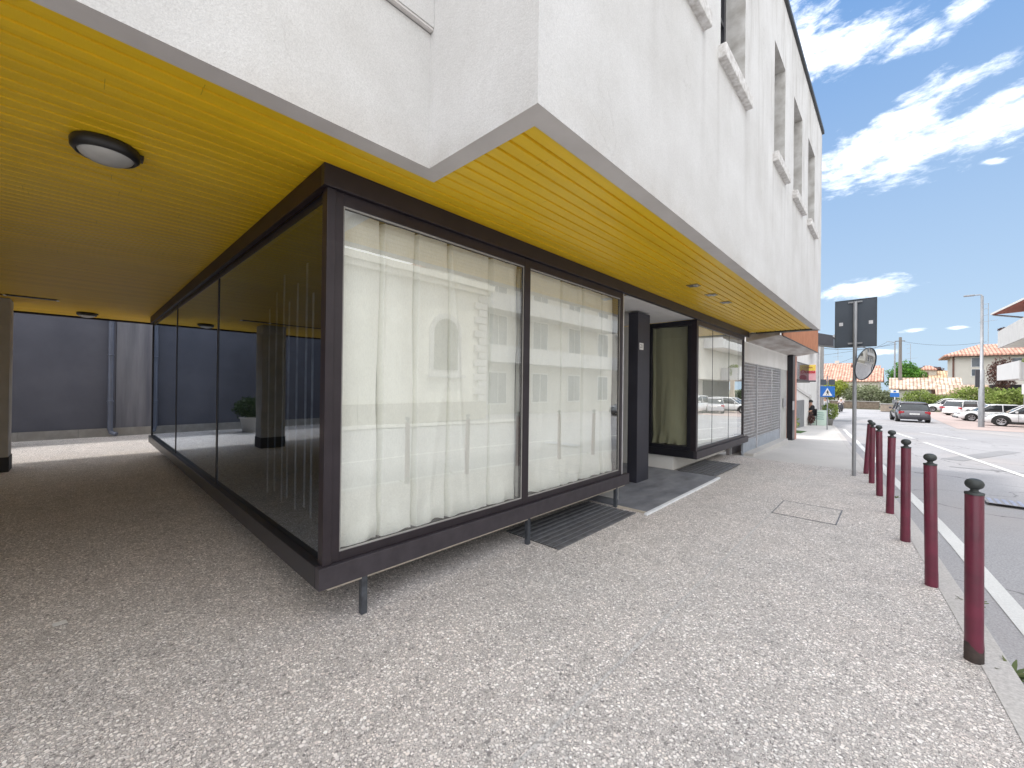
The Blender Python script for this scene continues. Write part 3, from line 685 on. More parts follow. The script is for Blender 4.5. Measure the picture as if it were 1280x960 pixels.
MB().box(XS - .01, XS + .03, 15.5, 15.75, .9, 1.2).build('wall_box', M['edgemetal'], nb)
cn = thing('terracotta_canopy', 'projecting canopy with terracotta fascia and stained white underside', 'canopy', (XS, 14, 2.6))
mb = MB(); mb.box(-1.96, -1.92, 11.36, 17.3, 2.745, 3.6); mb.box(XS, -1.961, 17.26, 17.3, 2.745, 3.6); mb.build('fascia', M['terra'], cn)
mb = MB(); mb.quad((-1.925, 11.0, 2.744), (-1.925, 17.29, 2.744), (XS - .02, 17.29, 2.625), (XS - .02, 11.0, 2.625)); mb.quad((-1.925, 11.0, 2.80), (-1.925, 11.0, 2.744), (XS - .02, 11.0, 2.625), (XS - .02, 11.0, 2.80)); mb.build('underside', M['canopyunder'], cn)
MB().box(-1.93, -1.90, 11.36, 17.32, 2.735, 2.75).build('bottom_trim', M['coping'], cn)
p_ = thing('pilaster', 'salmon pink pilaster at the end of the grille shopfront', 'pilaster', (-2.5, 16.5, -.2))
MB().bbox(-2.9, -2.47, 16.62, 17.0, -.25, 2.62, .005).build('shaft', M['pink'], p_)
p_ = thing('downpipe', 'black square downpipe beside the salmon pilaster', 'downpipe', (-2.5, 16.3, -.2))
MB().bbox(-2.62, -2.46, 16.2, 16.60, -.22, 2.62, .006).build('pipe', M['black'], p_)
MB().bbox(-2.46, -2.44, 16.15, 16.4, .8, 1.1, .003).build('bracket', M['edgemetal'], p_)

# ------------------------------------------------------------------ courtyard wall behind the passage
cw = thing('courtyard_wall', 'long slate blue rendered wall closing the passage', 'wall', (-15.5, 0, 0))
MB().box(-15.8, -15.5, -14, .68, .0, 3.9).build('wall_panel', M['alley'], cw)
MB().box(-15.8, -15.495, .69, 13, .0, 3.9).build('wall_panel', M['alley2'], cw)['label'] = 'paler streaked end of the wall'
mb = MB()
y = -14
while y < 13: mb.box(-15.49, -15.44, y, y + .995, 0, .22); y += 1.0
mb.build('skirting', M['base'], cw)
dp = thing('downpipe', 'blue grey round downpipe on the courtyard wall', 'downpipe', (-15.4, .6, 0))
MB().tube([(-15.40, .58, 3.9), (-15.40, .58, .22), (-15.37, .60, .12), (-15.28, .70, .06)], .055, 12).build('pipe', M['pipe'], dp)
for z in (.95, 2.2, 3.3): MB().lathe([(.056, -.02), (.066, -.02), (.066, .02), (.056, .02)], (-15.40, .58, z), 12).build('clamp', M['pipe'], dp)

# ------------------------------------------------------------------ foliage helper
def leaves(mb, c, rad, n, size, seed, flat=1., shell=.55):
    rnd = random.Random(seed); c = Vector(c); i = 0
    while i < n:
        d = Vector((rnd.gauss(0, 1), rnd.gauss(0, 1), rnd.gauss(0, 1))).normalized()
        rr = shell + (1 - shell) * rnd.random() ** .6
        lump = 1 + .28 * mnoise.noise(d * 2.3 + Vector((seed, 0, 0))) + .18 * mnoise.noise(d * 5 + Vector((0, seed, 0)))
        if mnoise.noise(d * 3.1 + Vector((seed * 2, 1, 0))) < -.28 and rr > .8: i += 1; continue
        p = c + Vector((d.x * rad[0], d.y * rad[1], d.z * rad[2])) * rr * lump
        s = size * (.6 + .8 * rnd.random())
        a = Vector((rnd.gauss(0, 1), rnd.gauss(0, 1), rnd.gauss(0, 1))).normalized(); b = a.orthogonal().normalized()
        b = (Matrix.Rotation(rnd.random() * 6.28, 3, a) @ b); e = a.cross(b)
        mb.add([p - b * s, p - e * s * .45, p + b * s, p + e * s * .45], [(0, 1, 2, 3)]); i += 1
    return mb
LF = {'yg': mat_leaf('yellow_green_leaves', (.20, .26, .03), (.38, .44, .07), (.50, .55, .12)),
      'ol': mat_leaf('olive_leaves', (.18, .21, .11), (.32, .36, .21), (.46, .50, .34)),
      'g': mat_leaf('bright_green_leaves', (.04, .13, .015), (.10, .27, .03), (.20, .42, .07)),
      'dk': mat_leaf('dark_green_leaves', (.03, .06, .02), (.06, .10, .04), (.11, .16, .07)),
      'pu': mat_leaf('plum_leaves', (.07, .03, .03), (.14, .07, .06), (.22, .12, .10)),
      'weed': mat_leaf('weed_leaves', (.09, .13, .04), (.15, .20, .07), (.24, .27, .12)),
      'hd': mat_leaf('hedge_leaves', (.13, .20, .03), (.28, .37, .08), (.44, .50, .18))}
M['bark'] = pm('bark', (.14, .10, .07), (.08, .06, .045), 6, .95, bs=12, bstr=.6)
# white planter with a box bush, seen mirrored in the side glass
t = thing('planter', 'tapered white planter with a rounded box bush by the courtyard wall', 'planter', (-14.3, -1.5, 0))
MB().lathe([(.0, 0), (.17, 0), (.26, .42), (.28, .42), (.28, .46), (.24, .46), (.22, .40), (0, .40)], n=4, ).build('pot', M['white'], t, False)
leaves(MB(), (0, 0, .72), (.42, .42, .32), 2600, .035, 3).build('bush', LF['dk'], t, False)
# small weeds along the kerb
def weed(loc, s, seed, label):
    rnd = random.Random(seed); mb = MB()
    for k in range(16):
        a = rnd.random() * 6.28; l = s * (.5 + rnd.random() * .7); el = .35 + rnd.random() * .7; w = s * .10
        d = Vector((math.cos(a), math.sin(a), 0)); n = Vector((-d.y, d.x, 0))
        pts = [(d * l * u * math.cos(el * (1 - u * .4)) + Vector((0, 0, l * u * math.sin(el) * (1 - .35 * u)))) for u in (0, .35, .7, 1)]
        ws = (w * .3, w, w * .8, 0.002)
        vs = []
        for p, q in zip(pts, ws): vs += [p - n * q, p + n * q + Vector((0, 0, .004))]
        mb.add(vs, [(2 * i, 2 * i + 1, 2 * i + 3, 2 * i + 2) for i in range(3)])
    o = mb.build('weed', LF['weed']); o.location = loc; tag(o, label, 'weed')
weed((.47, 3.47, -.05), .11, 5, 'leafy green weed growing from the kerb gutter just right of the nearest bollard')
weed((.53, 3.14, -.05), .09, 8, 'weed tuft in the gutter at the bottom right edge of the picture')
weed((.40, 4.35, -.03), .085, 11, 'small weed tuft between the first and second bollard')
weed((.02, 7.95, -.03), .05, 13, 'tiny weed tuft by the kerb near the fifth bollard')

# ------------------------------------------------------------------ bollards
def make_bollard(loc, label, foot):
    t = thing('bollard', label, 'bollard', loc, 0, 'maroon bollards along the kerb')
    r = .0375
    MB().lathe([(r + .001, 0), (r + .001, .10), (r, .13), (r, .922), (r - .003, .930), (0, .930)], n=32).build('post', M['maroon'], t, False)
    if foot:
        f_ = MB(); n_ = 40
        vs = [(math.cos(2 * math.pi * k / n_) * (r + .0018), math.sin(2 * math.pi * k / n_) * (r + .0018), z_) for k in range(n_) for z_ in (-.01, .085 + .022 * math.sin(k * .31 + 1) + .006 * mnoise.noise(Vector((k * .9, 0, 0))))]
        f_.add(vs, [(2 * k, 2 * ((k + 1) % n_), 2 * ((k + 1) % n_) + 1, 2 * k + 1) for k in range(n_)], True); f_.build('foot', M['rustbase'], t, False)
    pr2 = [(r + .002, .926), (r + .002, .936), (.024, .940), (.017, .946), (.016, .954), (.024, .960)]
    for k in range(13):
        a = -1.15 + k * (2.72 / 12); pr2.append((.0385 * math.cos(a) ** .85 if math.cos(a) > 0 else 0, .984 + .030 * math.sin(a)))
    pr2[-1] = (.0001, 1.014)
    MB().lathe(pr2, n=32).build('cap', M['iron'], t, False)
    return t
BP = [(.33, 3.43), (.215, 4.51), (.085, 5.65), (-.035, 6.79), (-.15, 7.90), (-.27, 9.02), (-.385, 10.10)]
od = ['nearest to the camera', 'second from the camera', 'third from the camera', 'fourth from the camera', 'fifth from the camera', 'sixth from the camera', 'farthest, seventh from the camera']
b0 = make_bollard((BP[0][0], BP[0][1], 0), 'maroon bollard with dark ball top and worn bare foot, ' + od[0], True)
b1 = make_bollard((BP[1][0], BP[1][1], 0), 'maroon bollard with dark ball top, ' + od[1], False)
for q, e in ((b0, (R(.5), R(-.4), .3)), (b1, (R(-.6), R(.5), 2.))): q.rotation_euler = e
for i in range(2, 7):
    q = dup(b1, (BP[i][0], BP[i][1], gz(BP[i][1])), random.random() * 6, 'maroon bollard with dark ball top, ' + od[i])
    q.rotation_euler = (R(random.uniform(-.8, .8)), R(random.uniform(-.9, .9)), random.random() * 6)
q.rotation_euler = (0, R(3.2), 0)

# ------------------------------------------------------------------ sign pole with mirror
px_, py_ = -.53, 9.62; pz_ = gz(py_)
t = thing('sign_pole', 'grey steel sign pole standing behind the bollards', 'pole', (px_, py_, pz_))
MB().tube([(0, 0, 0), (0, 0, 3.15)], .030, 16).build('shaft', M['galv'], t, False)
mb = MB(); mb.tube([(.0, 0, 3.15), (0, 0, 3.158)], .031, 16); mb.build('end_cap', M['galv'], t, False)
t = thing('road_sign', 'large dark square road sign seen from behind with two white stickers', 'road sign', (px_, py_ + .05, 2.28), R(-6))
w2 = .29
mb = MB(); mb.bbox(-w2, w2, 0, .012, 0, .86, .004); mb.build('panel', M['signback'], t, False)
mb = MB(); mb.box(-w2 - .006, -w2, -.008, .016, -.006, .866); mb.box(w2, w2 + .006, -.008, .016, -.006, .866); mb.box(-w2, w2, -.008, .016, -.006, -.0005); mb.box(-w2, w2, -.008, .016, .8605, .866); mb.build('rim', pm('sign_rim', (.10, .115, .12), None, 3, .5, .3), t, False)
for z_ in (.80, .05): MB().box(-.10, .10, -.030, -.0005, z_, z_ + .028).build('bracket', M['galv'], t, False)
for sx in (-.205, .215):
    st = MB().box(sx - .028, sx + .028, -.003, -.0005, .40, .46).build('sticker', M['sticker'], t, False)
    mb = MB()
    for k in range(3): mb.box(sx - .02, sx + .012, -.004, -.0031, .415 + k * .013, .420 + k * .013)
    mb.build('print', M['trim'], st, False)
# convex mirror on an arm
t = thing('traffic_mirror', 'round convex traffic mirror hanging under the dark sign', 'mirror', (px_ + .15, py_ - .06, 1.96))
ax = Vector((.86, -.38, -.22)).normalized()
prof = [(0.0001, .055)] + [(.285 * k / 10, .055 * (1 - (k / 10) ** 2)) for k in range(1, 11)]
MB().lathe(prof, (0, 0, 0), 40, ax).build('mirror_face', M['mirror'], t, False)
MB().lathe([(.283, .006), (.292, .012), (.296, .002), (.294, -.008), (.25, -.012), (.0, -.015)], (0, 0, 0), 40, ax).build('rim', M['signback'], t, False)
mb = MB(); mb.tube([(-.15, .06, .30), (-.05, .05, .31), (.04, .04, .27), (0, .02, .12), (0.01, .03, 0)], .012, 8); mb.build('arm', M['galv'], t, False)

# ------------------------------------------------------------------ crossing sign and things on the far pavement
cx_, cy_ = -2.28, 23.88; cz_ = gz(cy_)
t = thing('crossing_sign', 'blue square pedestrian crossing sign on a thin pole with two dark lamp boxes', 'road sign', (cx_, cy_, cz_))
MB().tube([(0, 0, 0), (0, 0, 2.5)], .024, 10).build('pole', M['galv'], t, False)
pn = MB().bbox(-.27, .27, -.05, -.035, 1.52, 2.02, .004).build('panel', M['blue'], t, False)
MB().prism([(-.18, 1.58), (.18, 1.58), (0, 1.94)], -.054, -.0505, 'y').build('triangle', M['signwhite'], pn, False)
mb = MB(); mb.prism([(-.015, 1.70), (.035, 1.70), (.03, 1.80), (-.01, 1.80)], -.058, -.0545, 'y'); mb.prism([(-.01, 1.70), (-.05, 1.60), (-.03, 1.60), (.012, 1.695)], -.058, -.0545, 'y'); mb.prism([(.012, 1.70), (.05, 1.60), (.07, 1.60), (.035, 1.70)], -.058, -.0545, 'y'); mb.prism([(.01, 1.81), (.035, 1.83), (.01, 1.855), (-.012, 1.83)], -.058, -.0545, 'y'); mb.prism([(.03, 1.79), (.075, 1.72), (.065, 1.71), (.025, 1.76)], -.058, -.0545, 'y'); mb.prism([(-.01, 1.79), (-.055, 1.73), (-.045, 1.72), (-.005, 1.76)], -.058, -.0545, 'y')
mb.build('walking_figure', M['ink'], pn, False)
for sx in (-.155, .155): MB().bbox(sx - .11, sx + .11, -.04, .06, 2.08, 2.34, .012).build('warning_lamp', M['signback'], t, False)
t = thing('flower_pot', 'round leafy bush in a small pot beside the crossing sign pole', 'plant', (-2.64, 28.3, gz(28.3)))
MB().lathe([(0, 0), (.16, 0), (.22, .35), (.24, .36), (.19, .36), (0, .33)], n=20).build('pot', M['base'], t, False)
leaves(MB(), (.05, 0, .78), (.40, .40, .46), 1400, .05, 21).build('foliage', LF['hd'], t, False)
t = thing('pavement_board', 'pale green folding board standing on the pavement beside the seated person', 'sign board', (-2.96, 27.6, gz(27.6)))
gb = pm('pale_green_board', (.62, .74, .66), (.55, .68, .6), 5, .7)
mb = MB(); mb.obox((0, -.13, .42), (.30, 0, 0), (0, .012, 0), (0, .10, .41)); mb.build('front_panel', gb, t, False)
mb = MB(); mb.obox((0, .10, .42), (.30, 0, 0), (0, .012, 0), (0, -.10, .41)); mb.build('back_panel', gb, t, False)
mb = MB()
for k in range(4): mb.obox((0, -.165 + k * .028, .35 + k * .11), (.2 - .03 * (k % 2), 0, 0), (0, .002, 0), (0, .004, .018))
mb.build('printed_lines', pm('green_print', (.2, .42, .36), None, 9, .7), t, False)

# ------------------------------------------------------------------ people
SK = pm('skin', (.50, .30, .22), (.44, .26, .19), 8, .55)
def cloth(c): return pm('cloth', c, tuple(x * .75 for x in c), 9, .9, bs=18, bstr=.4, bd=.01)
def skinned(name, verts, edges, radii, mat, parent, sub=2):
    me = bpy.data.meshes.new('tmp'); me.from_pydata(verts, edges, []); o = bpy.data.objects.new('tmp', me); COL.objects.link(o)
    md = o.modifiers.new('s', 'SKIN')
    for v, r_ in zip(me.skin_vertices[0].data, radii): v.radius = (r_, r_) if not isinstance(r_, tuple) else r_
    me.skin_vertices[0].data[0].use_root = True
    sb = o.modifiers.new('u', 'SUBSURF'); sb.levels = sub; sb.render_levels = sub
    bpy.context.view_layer.update()
    m2_ = bpy.data.meshes.new_from_object(o.evaluated_get(bpy.context.evaluated_depsgraph_get()))
    bpy.data.objects.remove(o); m2_.materials.clear(); m2_.materials.append(mat)
    for p in m2_.polygons: p.use_smooth = True
    q = bpy.data.objects.new(name, m2_); COL.objects.link(q); q.parent = parent; return q
def person(J, label, loc, rz, top, bottom, hair, shoe, skirt=None, helmet=None):
    """J: joints in metres, facing -y."""
    t = thing('person', label, 'person', loc, rz)
    K = ['pel', 'chest', 'neck', 'head', 'shL', 'elL', 'haL', 'shR', 'elR', 'haR', 'hiL', 'knL', 'anL', 'toL', 'hiR', 'knR', 'anR', 'toR', 'crown']
    E_ = [('pel', 'chest'), ('chest', 'neck'), ('neck', 'head'), ('head', 'crown'), ('chest', 'shL'), ('shL', 'elL'), ('elL', 'haL'), ('chest', 'shR'), ('shR', 'elR'), ('elR', 'haR'), ('pel', 'hiL'), ('hiL', 'knL'), ('knL', 'anL'), ('anL', 'toL'), ('pel', 'hiR'), ('hiR', 'knR'), ('knR', 'anR'), ('anR', 'toR')]
    RR = dict(pel=.125, chest=.135, neck=.055, head=.085, crown=.075, shL=.06, elL=.042, haL=.035, shR=.06, elR=.042, haR=.035, hiL=.09, knL=.06, anL=.04, toL=.035, hiR=.09, knR=.06, anR=.04, toR=.035)
    body = skinned('body', [J[k] for k in K], [(K.index(a), K.index(b)) for a, b in E_], [RR[k] for k in K], SK, t)
    def part(nm, ks, es, mat, f): return skinned(nm, [J[k] for k in ks], [(ks.index(a), ks.index(b)) for a, b in es], [RR[k] * f + .012 for k in ks], mat, t)
    part('shirt', ['pel', 'chest', 'shL', 'elL', 'shR', 'elR'], [('pel', 'chest'), ('chest', 'shL'), ('shL', 'elL'), ('chest', 'shR'), ('shR', 'elR')], top, 1.04)
    part('trousers', ['pel', 'hiL', 'knL', 'anL', 'hiR', 'knR', 'anR'], [('pel', 'hiL'), ('hiL', 'knL'), ('knL', 'anL'), ('pel', 'hiR'), ('hiR', 'knR'), ('knR', 'anR')], bottom, 1.06)
    for s in 'LR': part('shoe', ['an' + s, 'to' + s], [('an' + s, 'to' + s)], shoe, 1.12)
    h = (Vector(J['head']) + Vector(J['crown'])) / 2
    mb = MB(); prof = [(.104 * math.sin(a), .115 * math.cos(a)) for a in [i * math.pi / 10 for i in range(0, 7)]]
    mb.lathe([(max(p[0], .0001), p[1]) for p in prof], h + Vector((0, .012, .012)), 16); mb.build('helmet' if helmet else 'hair', helmet or hair, t, False)
    mb = MB(); f = h + Vector((0, -.082, -.02)); mb.obox(f + Vector((0, -.01, -.005)), (.012, 0, 0), (0, .014, 0), (0, 0, .022)); mb.build('nose', SK, t, False)
    for s in (-1, 1): MB().obox(f + Vector((s * .032, 0, .025)), (.012, 0, 0), (0, .006, 0), (0, 0, .006)).build('eye', M['ink'], t, False)
    MB().obox(f + Vector((0, 0, -.045)), (.022, 0, 0), (0, .006, 0), (0, 0, .005)).build('mouth', pm('lips', (.35, .12, .1), None, 9, .5), t, False)
    if skirt: 
        P0 = Vector(J['pel']); MB().lathe([(.15, .06), (.18, -.1), (.25, -.38), (.29, -.56), (.27, -.56)], P0, 20).build('skirt', skirt, t, False)
    return t
def J_sit():
    return dict(pel=(0, 0, .55), chest=(0, .04, .92), neck=(0, .02, 1.12), head=(0, -.01, 1.20), crown=(0, -.01, 1.31), shL=(-.19, .04, 1.03), elL=(-.25, -.06, .78), haL=(-.18, -.28, .70), shR=(.19, .04, 1.03), elR=(.25, -.06, .78), haR=(.16, -.28, .70), hiL=(-.10, -.04, .52), knL=(-.13, -.42, .52), anL=(-.13, -.62, .12), toL=(-.13, -.76, .05), hiR=(.10, -.04, .52), knR=(.14, -.42, .50), anR=(.14, -.5, .10), toR=(.14, -.66, .05))
def J_stand():
    return dict(pel=(0, 0, .95), chest=(0, 0, 1.28), neck=(0, 0, 1.46), head=(0, -.01, 1.54), crown=(0, -.01, 1.65), shL=(-.18, 0, 1.38), elL=(-.25, .02, 1.12), haL=(-.24, -.1, .88), shR=(.18, 0, 1.38), elR=(.25, .02, 1.12), haR=(.22, -.12, .90), hiL=(-.09, 0, .90), knL=(-.10, -.08, .50), anL=(-.10, 0, .08), toL=(-.11, -.14, .04), hiR=(.09, 0, .90), knR=(.10, .04, .50), anR=(.10, .14, .10), toR=(.11, .02, .04))
sy = 27.3
person(J_sit(), 'person in black clothes sitting on a chair beside the green pavement board', (-3.33, sy, gz(sy)), R(-60), cloth((.02, .02, .025)), cloth((.03, .03, .035)), pm('black_hair', (.02, .015, .012), None, 9, .6), cloth((.05, .04, .04)))
t = thing('chair', 'dark metal chair under the person sitting in black', 'chair', (-3.33, sy, gz(sy)), R(-60))
MB().bbox(-.2, .2, -.2, .2, .42, .45, .006).build('seat', M['frame'], t, False)
MB().bbox(-.2, .2, .2, .225, .5, .88, .006).build('backrest', M['frame'], t, False)
for a in (-.18, .18):
    for b in (-.18, .21): MB().tube([(a, b, 0), (a, b, .42 if b < 0 else .52)], .014, 8).build('leg', M['frame'], t, False)
person(J_stand(), 'pedestrian in a white top and teal skirt standing beyond the potted bush', (-4.05, 40.8, gz(40.8)), R(15), cloth((.75, .75, .75)), cloth((.5, .3, .24)), pm('grey_hair', (.3, .26, .22), None, 9, .6), cloth((.1, .1, .1)), skirt=cloth((.10, .38, .40)))
# scooter rider
mx_, my_ = -4.46, 59.5; mz_ = gz(my_)
t = thing('scooter', 'dark motor scooter ridden along the far end of the street', 'scooter', (mx_, my_, mz_), R(-4))
def wheel(mb_t, mb_r, c, r, w, ax=(1, 0, 0)):
    mb_t.lathe([(r * .62, -w), (r * .93, -w), (r, -w * .6), (r, w * .6), (r * .93, w), (r * .62, w)], c, 20, ax)
    mb_r.lathe([(.0001, w * .7), (r * .25, w * .72), (r * .63, w * .9)], c, 20, ax); mb_r.lathe([(.0001, -w * .7), (r * .25, -w * .72), (r * .63, -w * .9)], c, 20, ax)
for yy in (-.62, .62):
    a, b = MB(), MB(); wheel(a, b, (0, yy, .24), .24, .06); wo = a.build('wheel', M['ink'], t, False); b.build('rim', M['galv'], wo, False)
mb = MB(); mb.prism([(-.62, .42), (-.5, .35), (-.2, .28), (.25, .28), (.5, .35), (.75, .62), (.55, .78), (.1, .74), (-.05, .42), (-.35, .42), (-.52, 1.0), (-.60, 1.0)], -.17, .17, 'x'); mb.build('body', pm('scooter_dark_paint', (.05, .05, .06), None, 3, .3), t, False)
MB().tube([(-.32, -.5, 1.05), (0, -.56, 1.0), (.32, -.5, 1.05)], .02, 8).build('handlebar', M['ink'], t, False)
MB().lathe([(.0001, .05), (.06, .04), (.08, 0)], (0, -.64, .88), 14, (0, -1, 0)).build('headlight', M['lampglass'], t, False)
J = J_sit(); J = {k: (v[0], v[1] * .8 + .1, v[2] + .26) for k, v in J.items()}
J['haL'] = (-.30, -.38, 1.08); J['haR'] = (.30, -.38, 1.08); J['anL'] = (-.2, -.25, .34); J['anR'] = (.2, -.25, .34); J['toL'] = (-.2, -.4, .30); J['toR'] = (.2, -.4, .30)
person(J, 'scooter rider in a pale jacket and white helmet', (mx_, my_, mz_), R(-4), cloth((.62, .55, .56)), cloth((.06, .06, .08)), M['ink'], cloth((.05, .05, .05)), helmet=pm('white_helmet', (.75, .75, .75), None, 9, .3))

# ------------------------------------------------------------------ cars
def loft(mb, secs, smooth=True, cap=True):
    n = len(secs[0]); vs = [p for s in secs for p in s]; fs = []
    for i in range(len(secs) - 1):
        for k in range(n): fs.append((i * n + k, i * n + (k + 1) % n, (i + 1) * n + (k + 1) % n, (i + 1) * n + k))
    if cap: fs += [tuple(range(n)), tuple(range(len(vs) - 1, len(vs) - 1 - n, -1))]
    mb.add(vs, fs, smooth)
TYRE = pm('tyre_rubber', (.02, .02, .02), None, 9, .8); RIM = pm('alloy_rim', (.5, .5, .52), (.35, .35, .37), 9, .3, .8)
CG = pm('car_glass', (.015, .02, .025), (.03, .04, .05), 2, .05, 0, spec=.8); REDL = pm('tail_light_red', (.45, .015, .03), (.3, .01, .02), 9, .2); HL = pm('headlight_clear', (.65, .67, .7), None, 9, .1)
def paint(c, metal=.0): return pm('car_paint', c, tuple(x * .93 for x in c), .8, .25, metal, coat=.8)
PLATE = M['signwhite']
def make_car(label, loc, rz, col, Ln=4.2, Wd=1.78, H=1.52, kind='suv', cladding=False, group=None):
    """Nose towards -y."""
    t = thing('parked_car' if 'driving' not in label else 'car', label, 'car', loc, rz, group)
    hw = Wd / 2; P_ = paint(*col) if isinstance(col[0], tuple) else paint(col); L2 = Ln / 2; r = .34
    belt = H * .60; hood = belt - .06
    st = [(-L2, .42, .32, .62 * hw), (-L2 + .08, .60, .24, .86 * hw), (-L2 + .35, hood - .12, .22, .96 * hw), (-L2 + .75, hood - .03, .22, hw), (-L2 + 1.15, belt, .22, hw), (0, belt + .02, .22, hw), (L2 - 1.0, belt + .04, .22, hw), (L2 - .45, belt + .03, .23, .985 * hw), (L2 - .12, belt - .02, .25, .93 * hw), (L2 - .01, belt - .2, .32, .86 * hw), (L2, .5, .40, .8 * hw)]
    secs = []
    for (y, zt, zb_, w) in st:
        zm = (zt + zb_) / 2
        h = [(w * .55, zt + .015), (w * .86, zt), (w * .965, zt - .06 * (zt - zb_) / .5), (w, zm + .05), (w * .985, zm - .08), (w * .95, zb_ + .04), (w * .80, zb_)]
        secs.append([(a, y, b) for a, b in h] + [(-a, y, b) for a, b in reversed(h)])
    mb = MB(); loft(mb, secs)
    body = mb.build('body', P_, t, False)
    # greenhouse
    cab0, cab1 = -L2 + 1.12, L2 - (.16 if kind in ('suv', 'wagon') else .45)
    gh = [(cab0, belt + .0, .90), (cab0 + .75, H - .06, .80), (cab0 + 1.1, H - .01, .77), (cab1 - .55, H - .01, .76), (cab1 - .22, H - .07, .76), (cab1 + .02, belt + .03, .86)]
    secs = []
    for (y, z, w) in gh:
        wb = hw * .93; wt = hw * w
        top = max(z, belt + .03); f = (top - belt) / (H - belt)
        wt = wb + (wt - wb) * f
        h = [(wt * .6, top), (wt * .93, top - .03 * f), (wt, top - .07 * f - .005), (wb, belt - .02)]
        secs.append([(a, y, b) for a, b in h] + [(-a, y, b) for a, b in reversed(h)])
    mb = MB(); loft(mb, secs); mb.build('windows', CG, t, False)
    mb = MB(); secs = []
    for (y, z) in ((cab0 + .72, H - .055), (cab0 + 1.1, H + .006), (cab1 - .55, H + .006), (cab1 - .18, H - .045)):
        wt = hw * .80
        secs.append([(wt * .6, y, z + .008), (wt * .95, y, z - .02), (wt * 1.03, y, z - .085), (-wt * 1.03, y, z - .085), (-wt * .95, y, z - .02), (-wt * .6, y, z + .008)])
    loft(mb, secs); mb.build('roof', P_, t, False)
    for sx in (-1, 1):
        mb = MB()
        for (ya, yb) in ((cab0 + .02, cab0 + .78), (cab0 + 1.45, cab0 + 1.45), (cab1 - .03, cab1 - .30)):
            mb.tube([(sx * hw * .925, ya, belt), (sx * hw * .795, yb, H - .06)], .035, 6)
        mb.build('window_pillar', P_ if kind != 'suv' else P_, t, False)
        MB().bbox(sx * (hw + .02), sx * (hw + .17), cab0 + .28, cab0 + .40, belt + .02, belt + .15, .02).build('wing_mirror', P_, t, False)
        MB().bbox(sx * (hw + .002), sx * (hw + .018), -.05, .12, belt - .12, belt - .09, .004).build('door_handle', M['edgemetal'], t, False)
        mb = MB()
        for yy in (cab0 + .42, cab0 + 1.45, cab0 + 2.2): mb.box(sx * (hw + .001), sx * (hw + .003), yy, yy + .012, .32, belt - .02)
        mb.build('door_gap', M['ink'], t, False)
        MB().bbox(sx * hw * .42, sx * hw * .86, -L2 + .0, -L2 + .22, .62, .74, .03).build('headlight', HL, t, False)
        MB().bbox(sx * hw * .60, sx * hw * .935, L2 - .16, L2 - .015, belt - .26, belt - .06, .03).build('tail_light', REDL, t, False)
        for yy in (-L2 + .82, L2 - .80):
            mb = MB(); rr = r + (.10 if cladding else .045)
            pts = [(0, rr * math.cos(a), rr * math.sin(a)) for a in [math.pi * k / 16 for k in range(17)]]
            xx = sx * (hw + .004)
            mb.prism([(yy + p[1], .34 + p[2]) for p in pts] + [(yy - rr, .24), (yy + rr, .24)], sx * (hw - .25), xx, 'x')
            mb.build('wheel_arch', M['ink'], t, False)
            a, b = MB(), MB(); wheel(a, b, (sx * (hw - .095), yy, r), r, .115)
            wo = a.build('wheel', TYRE, t, False)
            for k in range(5):
                an = k * 2 * math.pi / 5 + .3; b.obox((sx * (hw + .016), yy + .12 * math.sin(an), r + .12 * math.cos(an)), (.006, 0, 0), (0, .1 * math.sin(an), .1 * math.cos(an)), (0, -.022 * math.cos(an), .022 * math.sin(an)))
            b.build('rim', RIM, wo, False)
    MB().bbox(-hw * .9, hw * .9, L2 - .14, L2 + .025, .30, .46, .02).build('rear_bumper', M['frame'] if kind == 'suv' else P_, t, False)
    MB().bbox(-hw * .84, hw * .84, -L2 - .02, -L2 + .2, .26, .40, .02).build('front_bumper', M['frame'], t, False)
    MB().bbox(-.26, .26, L2 - .012, L2 + .012, .60, .71, .003).build('number_plate', PLATE, t, False)
    if cladding:
        mb = MB()
        for sx in (-1, 1): mb.bbox(sx * (hw + .001), sx * (hw + .015), -L2 + 1.2, L2 - 1.2, .24, .34, .004)
        mb.build('side_cladding', M['ink'], t, False)
    return t
G_ = 'cars parked in the bays'
make_car('dark grey hatchback driving away along the road', (.80, 43.2, gz(43.2) - .055), R(180 + 7), (.10, .095, .115), 4.1, 1.78, 1.50, 'suv')
WH = (.78, .79, .81)
make_car('white crossover with black wheel arch cladding parked just right of the lamp post', (6.45, 42.8, gz(42.8) - .055), R(-92), WH, 4.15, 1.75, 1.50, 'suv', True, G_)
make_car('white hatchback parked just left of the lamp post', (5.9, 52.0, gz(52) - .055), R(-84), WH, 4.3, 1.8, 1.48, 'hatch', False, G_)
make_car('white estate car with red rear light between the hatchback and the dark car', (5.8, 64.6, -1.11), R(141), WH, 4.7, 1.82, 1.62, 'wagon', False, G_)
make_car('dark maroon grey car mostly hidden between two white cars', (5.5, 68.2, -1.11), R(141), (.12, .085, .10), 3.7, 1.72, 1.5, 'hatch', False, G_)
make_car('white sport utility car farthest left in the parked row', (4.75, 72.6, -1.11), R(-86), WH, 4.5, 1.86, 1.68, 'suv', False, G_)
make_car('silver car with red rear light at the right edge of the picture', (7.3, 39.9, gz(39.9) - .055), R(155), (.42, .42, .45), 4.1, 1.74, 1.45, 'hatch', False, G_)
make_car('white low roofed car parked behind the white crossover', (7.7, 48.3, gz(48.3) - .055), R(-88), WH, 4.5, 1.8, 1.5, 'hatch', False, G_)
make_car('grey hatchback seen only mirrored in the second shop window, left one', (8.1, 26.5, gz(26.5) - .055), R(4), (.25, .27, .3), 4.1, 1.74, 1.48, 'hatch', False, G_)
